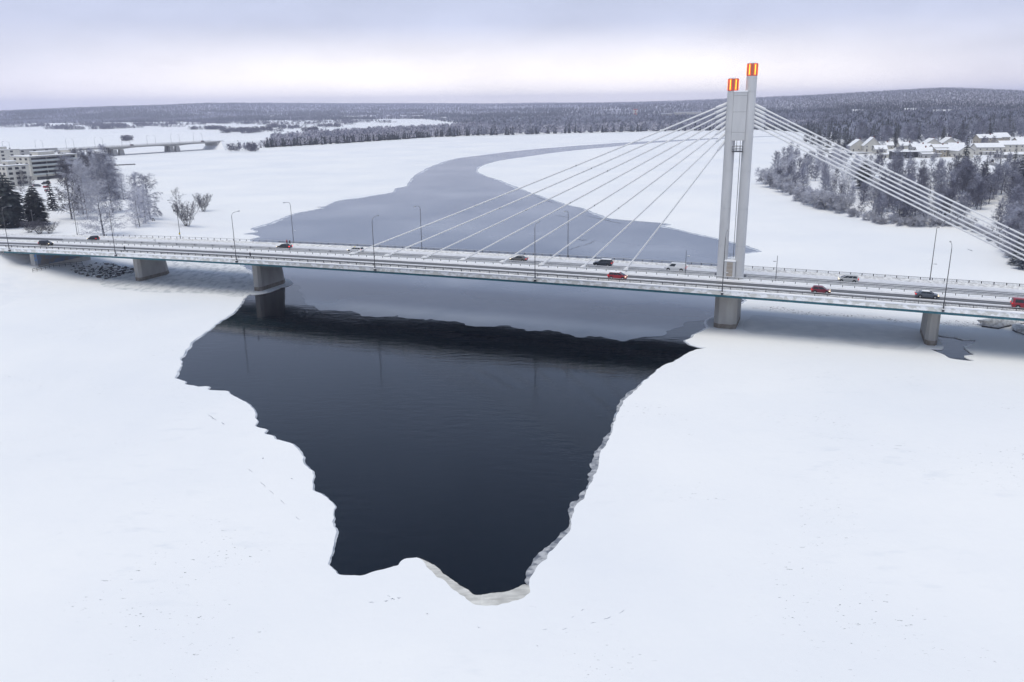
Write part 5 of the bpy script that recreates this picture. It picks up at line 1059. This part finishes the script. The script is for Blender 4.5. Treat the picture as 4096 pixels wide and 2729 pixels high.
# far houses below the hills
rr = random.Random(4)
for i, (u, v, w, c_) in enumerate(((1082, 470, 14, OFFW), (1372, 472, 30, OFFW), (1400, 473, 34, GREYW), (1440, 471, 22, OFFW), (1480, 470, 20, GREYW), (1545, 470, 14, TANW), (1600, 469, 24, OFFW), (1650, 470, 34, OFFW), (2050, 484, 34, OFFW), (1760, 478, 18, GREYW), (2330, 474, 14, GREYW), (3410, 452, 26, GREYW), (3735, 456, 30, OFFW), (3620, 448, 22, GREYW))):
    lbs = ['white far house alone at the left end of the line below the hills', 'far house at the left of the close row beyond the flats', 'long grey far house in the close row beyond the flats', 'white far house ending the close row beyond the flats', 'grey far house between the two groups beyond the flats', 'small tan far house in the woods edge beyond the flats', 'white far house left of the longest one beyond the flats', 'longest white far house beyond the flats, at the island tip', 'white far house in the woods above the middle of the river bend', 'small grey far house behind the wooded island', 'small grey far house in the woods left of the red-marked tower', 'grey far house above the spruces right of the pylon', 'pale far house below the ski slope', 'grey far house on the slope above the village']
    house(u, v, w*1.3, 12, 4.5, rad(rr.uniform(-12, 12)), lbs[i], c_, .4, False)
def far_hall(u, v, w, h, label, wl=OFFW):
    P = gt(u, v); D_ = np.hypot(P[0], P[1]); o = tag(empty('hall', (P[0], P[1], P[2])), label, 'building'); mb = MB(); mb.box((w/2, 12, h/2), (w, 24, h)); link('wall', mb.mesh('wall', wl), o); mb = MB(); mb.box((w/2, 12, h+.5), (w+1, 25, 1)); link('snowy_roof', mb.mesh('snowy_roof', SNOW), o); mb = MB(); mb.box((w/2, -.05, h*.35), (w*.9, .2, h*.3)); link('window', mb.mesh('window', WINB), o)
far_hall(2700, 472, 86, 17, 'long white industrial hall behind the upper ends of the stays'); far_hall(2650, 474, 30, 15, 'low pale hall left of the long industrial one', GREYW)
P = gt(2540, 470); o = tag(empty('tower_block', tuple(P)), 'white tower with red markings standing above the far woods', 'building'); REDP = mat('red_paint', (.42, .05, .03), .8)
mb = MB(); mb.box((0, 0, 14), (14, 12, 28)); link('wall', mb.mesh('wall', OFFW), o)
for zz, hh in ((26.6, 3.0), (11.5, 4.5)): mb = MB(); mb.box((0, -6.1, zz), (10 if zz < 20 else 14.3, .4, hh)); link('red_panel', mb.mesh('red_panel', REDP), o)
mb = MB(); mb.box((0, -6.1, 19), (3, .4, 6)); link('red_panel', mb.mesh('red_panel', REDP), o)
# village road with a lit car
mb = MB(); rp = [(3962, 652), (3985, 660), (4020, 668), (4060, 677), (4110, 690)]; V = []
for (u, v) in rp: q = gt(u, v-4); q2 = gt(u-6, v+4); V += [(q[0], q[1], q[2]+.3), (q2[0], q2[1], q2[2]+.3)]
mb.add(V, [(2*i, 2*i+1, 2*i+3, 2*i+2) for i in range(len(rp)-1)]); tag(mb.build('village_road', GREYR), kind='structure')
c = make_car('hatch', P_['grey']); q = gt(3969, 650); c.location = (q[0], q[1], q[2]+.1); c.rotation_euler = (0, 0, math.atan2(-q[1], -q[0])); c.scale = (1.15,)*3; tag(c, 'car with two bright headlamps coming down the village road', 'car')
for i, (u, v, kd_, c_, lb) in enumerate(((150, 747, 'mpv', 'slate', 'snowed-in car parked below the cream flats'), (186, 752, 'hatch', 'red', 'red car parked by the slim spruce'), (186, 766, 'hatch', 'slate', 'grey car parked in front of the red one by the spruce'), (184, 738, 'van', 'navy', 'dark van parked below the cream flats'))):
    c = make_car(kd_, P_[c_], snow=True, head=False); q = gt(u, v); c.location = tuple(q); c.rotation_euler = (0, 0, .3+i); tag(c, lb, 'car' if kd_ != 'van' else 'van', 'parked cars by the flats')
# ------------------------------------------------------------------ small things on the banks and the ice
ROCK = mat('wet_rock', (.035, .034, .036), .8, (.10, .10, .10), 1.5, bump=.5, bscale=4)
def rock_mesh(seed, snow):
    r = random.Random(seed); mb = MB(); n = 7
    for k_, (z, q) in enumerate(((-.3, .8), (.15, 1.0), (.5, .75), (.68, .3))):
        for a in range(n): t = a/n*6.283; w = q*r.uniform(.5, 1.4); mb.v.append((math.cos(t)*w, math.sin(t)*w*.8, z*r.uniform(.85, 1.1)))
    for i in range(3):
        for a in range(n): mb.f.append((i*n+a, i*n+(a+1) % n, (i+1)*n+(a+1) % n, (i+1)*n+a)); mb.m.append(1 if (i == 2 and snow) or (i == 1 and snow == 2) else 0)
    mb.f.append(tuple(3*n+a for a in range(n))); mb.m.append(1 if snow else 0); return mb
V = MB(); rr = random.Random(3)
for i in range(640):
    s = rr.uniform(-199, -179); of = rr.uniform(-7, 9); 
    if rr.random() > 1.1-abs(s+188)/12: continue
    x, y = lp(s, of-(s+185)*.15); z = float(ground_z([[x, y]])[0]); k_ = .16+.6*rr.random()**2.2; R_ = rock_mesh(i, rr.choice([0, 0, 1, 1, 2])); a = rr.uniform(0, 6.28)
    b = len(V.v); V.v += [(x+(p[0]*math.cos(a)-p[1]*math.sin(a))*k_, y+(p[0]*math.sin(a)+p[1]*math.cos(a))*k_, z+p[2]*k_) for p in R_.v]; V.f += [tuple(q+b for q in f_) for f_ in R_.f]; V.m += R_.m
tag(V.build('riprap', [ROCK, SNOW]), kind='stuff')
for i, (u, v, k_, lb) in enumerate(((3985, 1302, 3.2, 'large snow-capped boulder under the right end of the bridge'), (4075, 1322, 2.4, 'snow-capped boulder at the right edge beneath the bridge'), (4040, 1286, 2.2, 'dark boulder behind the large snow-capped one'), (165, 1157, .45, 'small dark stone alone on the snowy ice at the lower left of the bridge'))):
    q = g(u, v, .2); o = rock_mesh(900+i, 2 if i < 3 else True).build('boulder', [ROCK, TRAMP], smooth=True); o.location = (q[0], q[1], .1); o.scale = (k_*1.5, k_, k_*.85); o.rotation_euler = (0, 0, i*1.1); tag(o, lb, 'boulder')
# handrail of the shore path at the left end
A = gt(132, 1090); B = gt(215, 1070); C3 = gt(330, 1060)
hr = tag(empty('path_handrail', tuple(A)), 'snow-lined handrail of the shore path below the left end of the bridge', 'handrail')
pts = [np.array(A), np.array(B), np.array(C3)]
for k_, zz in enumerate((.55, 1.05)):
    mb = MB(); mb.tube([tuple(p-A+[0, 0, zz]) for p in pts], .06, 6); link('rail', mb.mesh('rail', DARK), hr)
for t in np.linspace(0, 2, 11):
    i = min(int(t), 1); p = pts[i]+(pts[i+1]-pts[i])*(t-i)-A; mb = MB(); mb.tube([tuple(p), tuple(p+[0, 0, 1.1])], .06, 6); link('post', mb.mesh('post', DARK), hr)
# jetties, benches, markers in the park
for (a, b, lb) in (((455, 663), (541, 659), 'long dark jetty reaching out over the ice from the left shore'), ((450, 680), (471, 680), 'short dark jetty beside the long one')):
    A = g(*a, .3); B = g(*b, .3); o = tag(empty('jetty', tuple(A)), lb, 'jetty'); d_ = B-A; n_ = np.array([-d_[1], d_[0], 0])/np.linalg.norm(d_)*1.1
    mb = MB(); mb.prism([tuple((n_)[:2]), tuple((d_+n_)[:2]), tuple((d_-n_)[:2]), tuple((-n_)[:2])], .1, .75); link('planking', mb.mesh('planking', BARKD), o)
    for t in np.linspace(.1, .95, 6): p = d_*t; mb = MB(); mb.tube([(p[0], p[1], -.6), (p[0], p[1], 1.1)], .15, 6); link('pile', mb.mesh('pile', BARKD), o)
for i, (u, v, lb) in enumerate(((516, 799, 'dark bench on the snow beside the small lone birch'), (614, 884, 'dark bench on the snow right of the park clump'), (700, 849, 'bench by the open bare tree near the shore'))):
    q = gt(u, v); o = tag(empty('bench', tuple(q), .5+i), lb, 'bench'); mb = MB(); mb.box((0, 0, .5), (2.0, .5, .08)); link('seat', mb.mesh('seat', BARKD), o); mb = MB(); mb.box((0, .25, .85), (2.0, .07, .5)); link('backrest', mb.mesh('backrest', BARKD), o)
    for x in (-.8, .8): mb = MB(); mb.box((x, 0, .23), (.1, .45, .46)); link('leg', mb.mesh('leg', BARKD), o)
    mb = MB(); mb.box((0, 0, .58), (1.9, .45, .08)); link('snow', mb.mesh('snow', SNOW), o)
for i, (u, v, hp) in enumerate(((545, 914, 30), (593, 885, 26), (505, 798, 18), (457, 945, 36), (317, 942, 44), (136, 912, 60))):
    q = gt(u, v); h = hp*np.hypot(q[0], q[1])/FPX; o = tag(empty('park_lamp', tuple(q)), 'slim park lamp post standing in the snow of the left bank', 'lamp post', 'lamp posts in the park'); mb = MB(); mb.tube([(0, 0, -.2), (0, 0, h)], [.07, .045], 6); link('pole', mb.mesh('pole', GALV), o); mb = MB(); mb.tube([(0, 0, h), (0, 0, h+.12), (0, 0, h+.2)], [.2, .25, .05], 8); link('lantern', mb.mesh('lantern', LAMPH), o)
# ------------------------------------------------------------------ winter haze
HZ = bpy.data.materials.new('haze'); HZ.use_nodes = True; t = HZ.node_tree; t.nodes.clear(); om = t.nodes.new('ShaderNodeOutputMaterial'); pv = t.nodes.new('ShaderNodeVolumePrincipled')
pv.inputs['Color'].default_value = (.78, .80, .98, 1); pv.inputs['Density'].default_value = 1.15e-4; pv.inputs['Anisotropy'].default_value = .25; t.links.new(pv.outputs[0], om.inputs['Volume'])
mb = MB(); mb.box((0, 6000, 90), (30000, 14000, 184)); tag(mb.build('haze', HZ), kind='stuff')
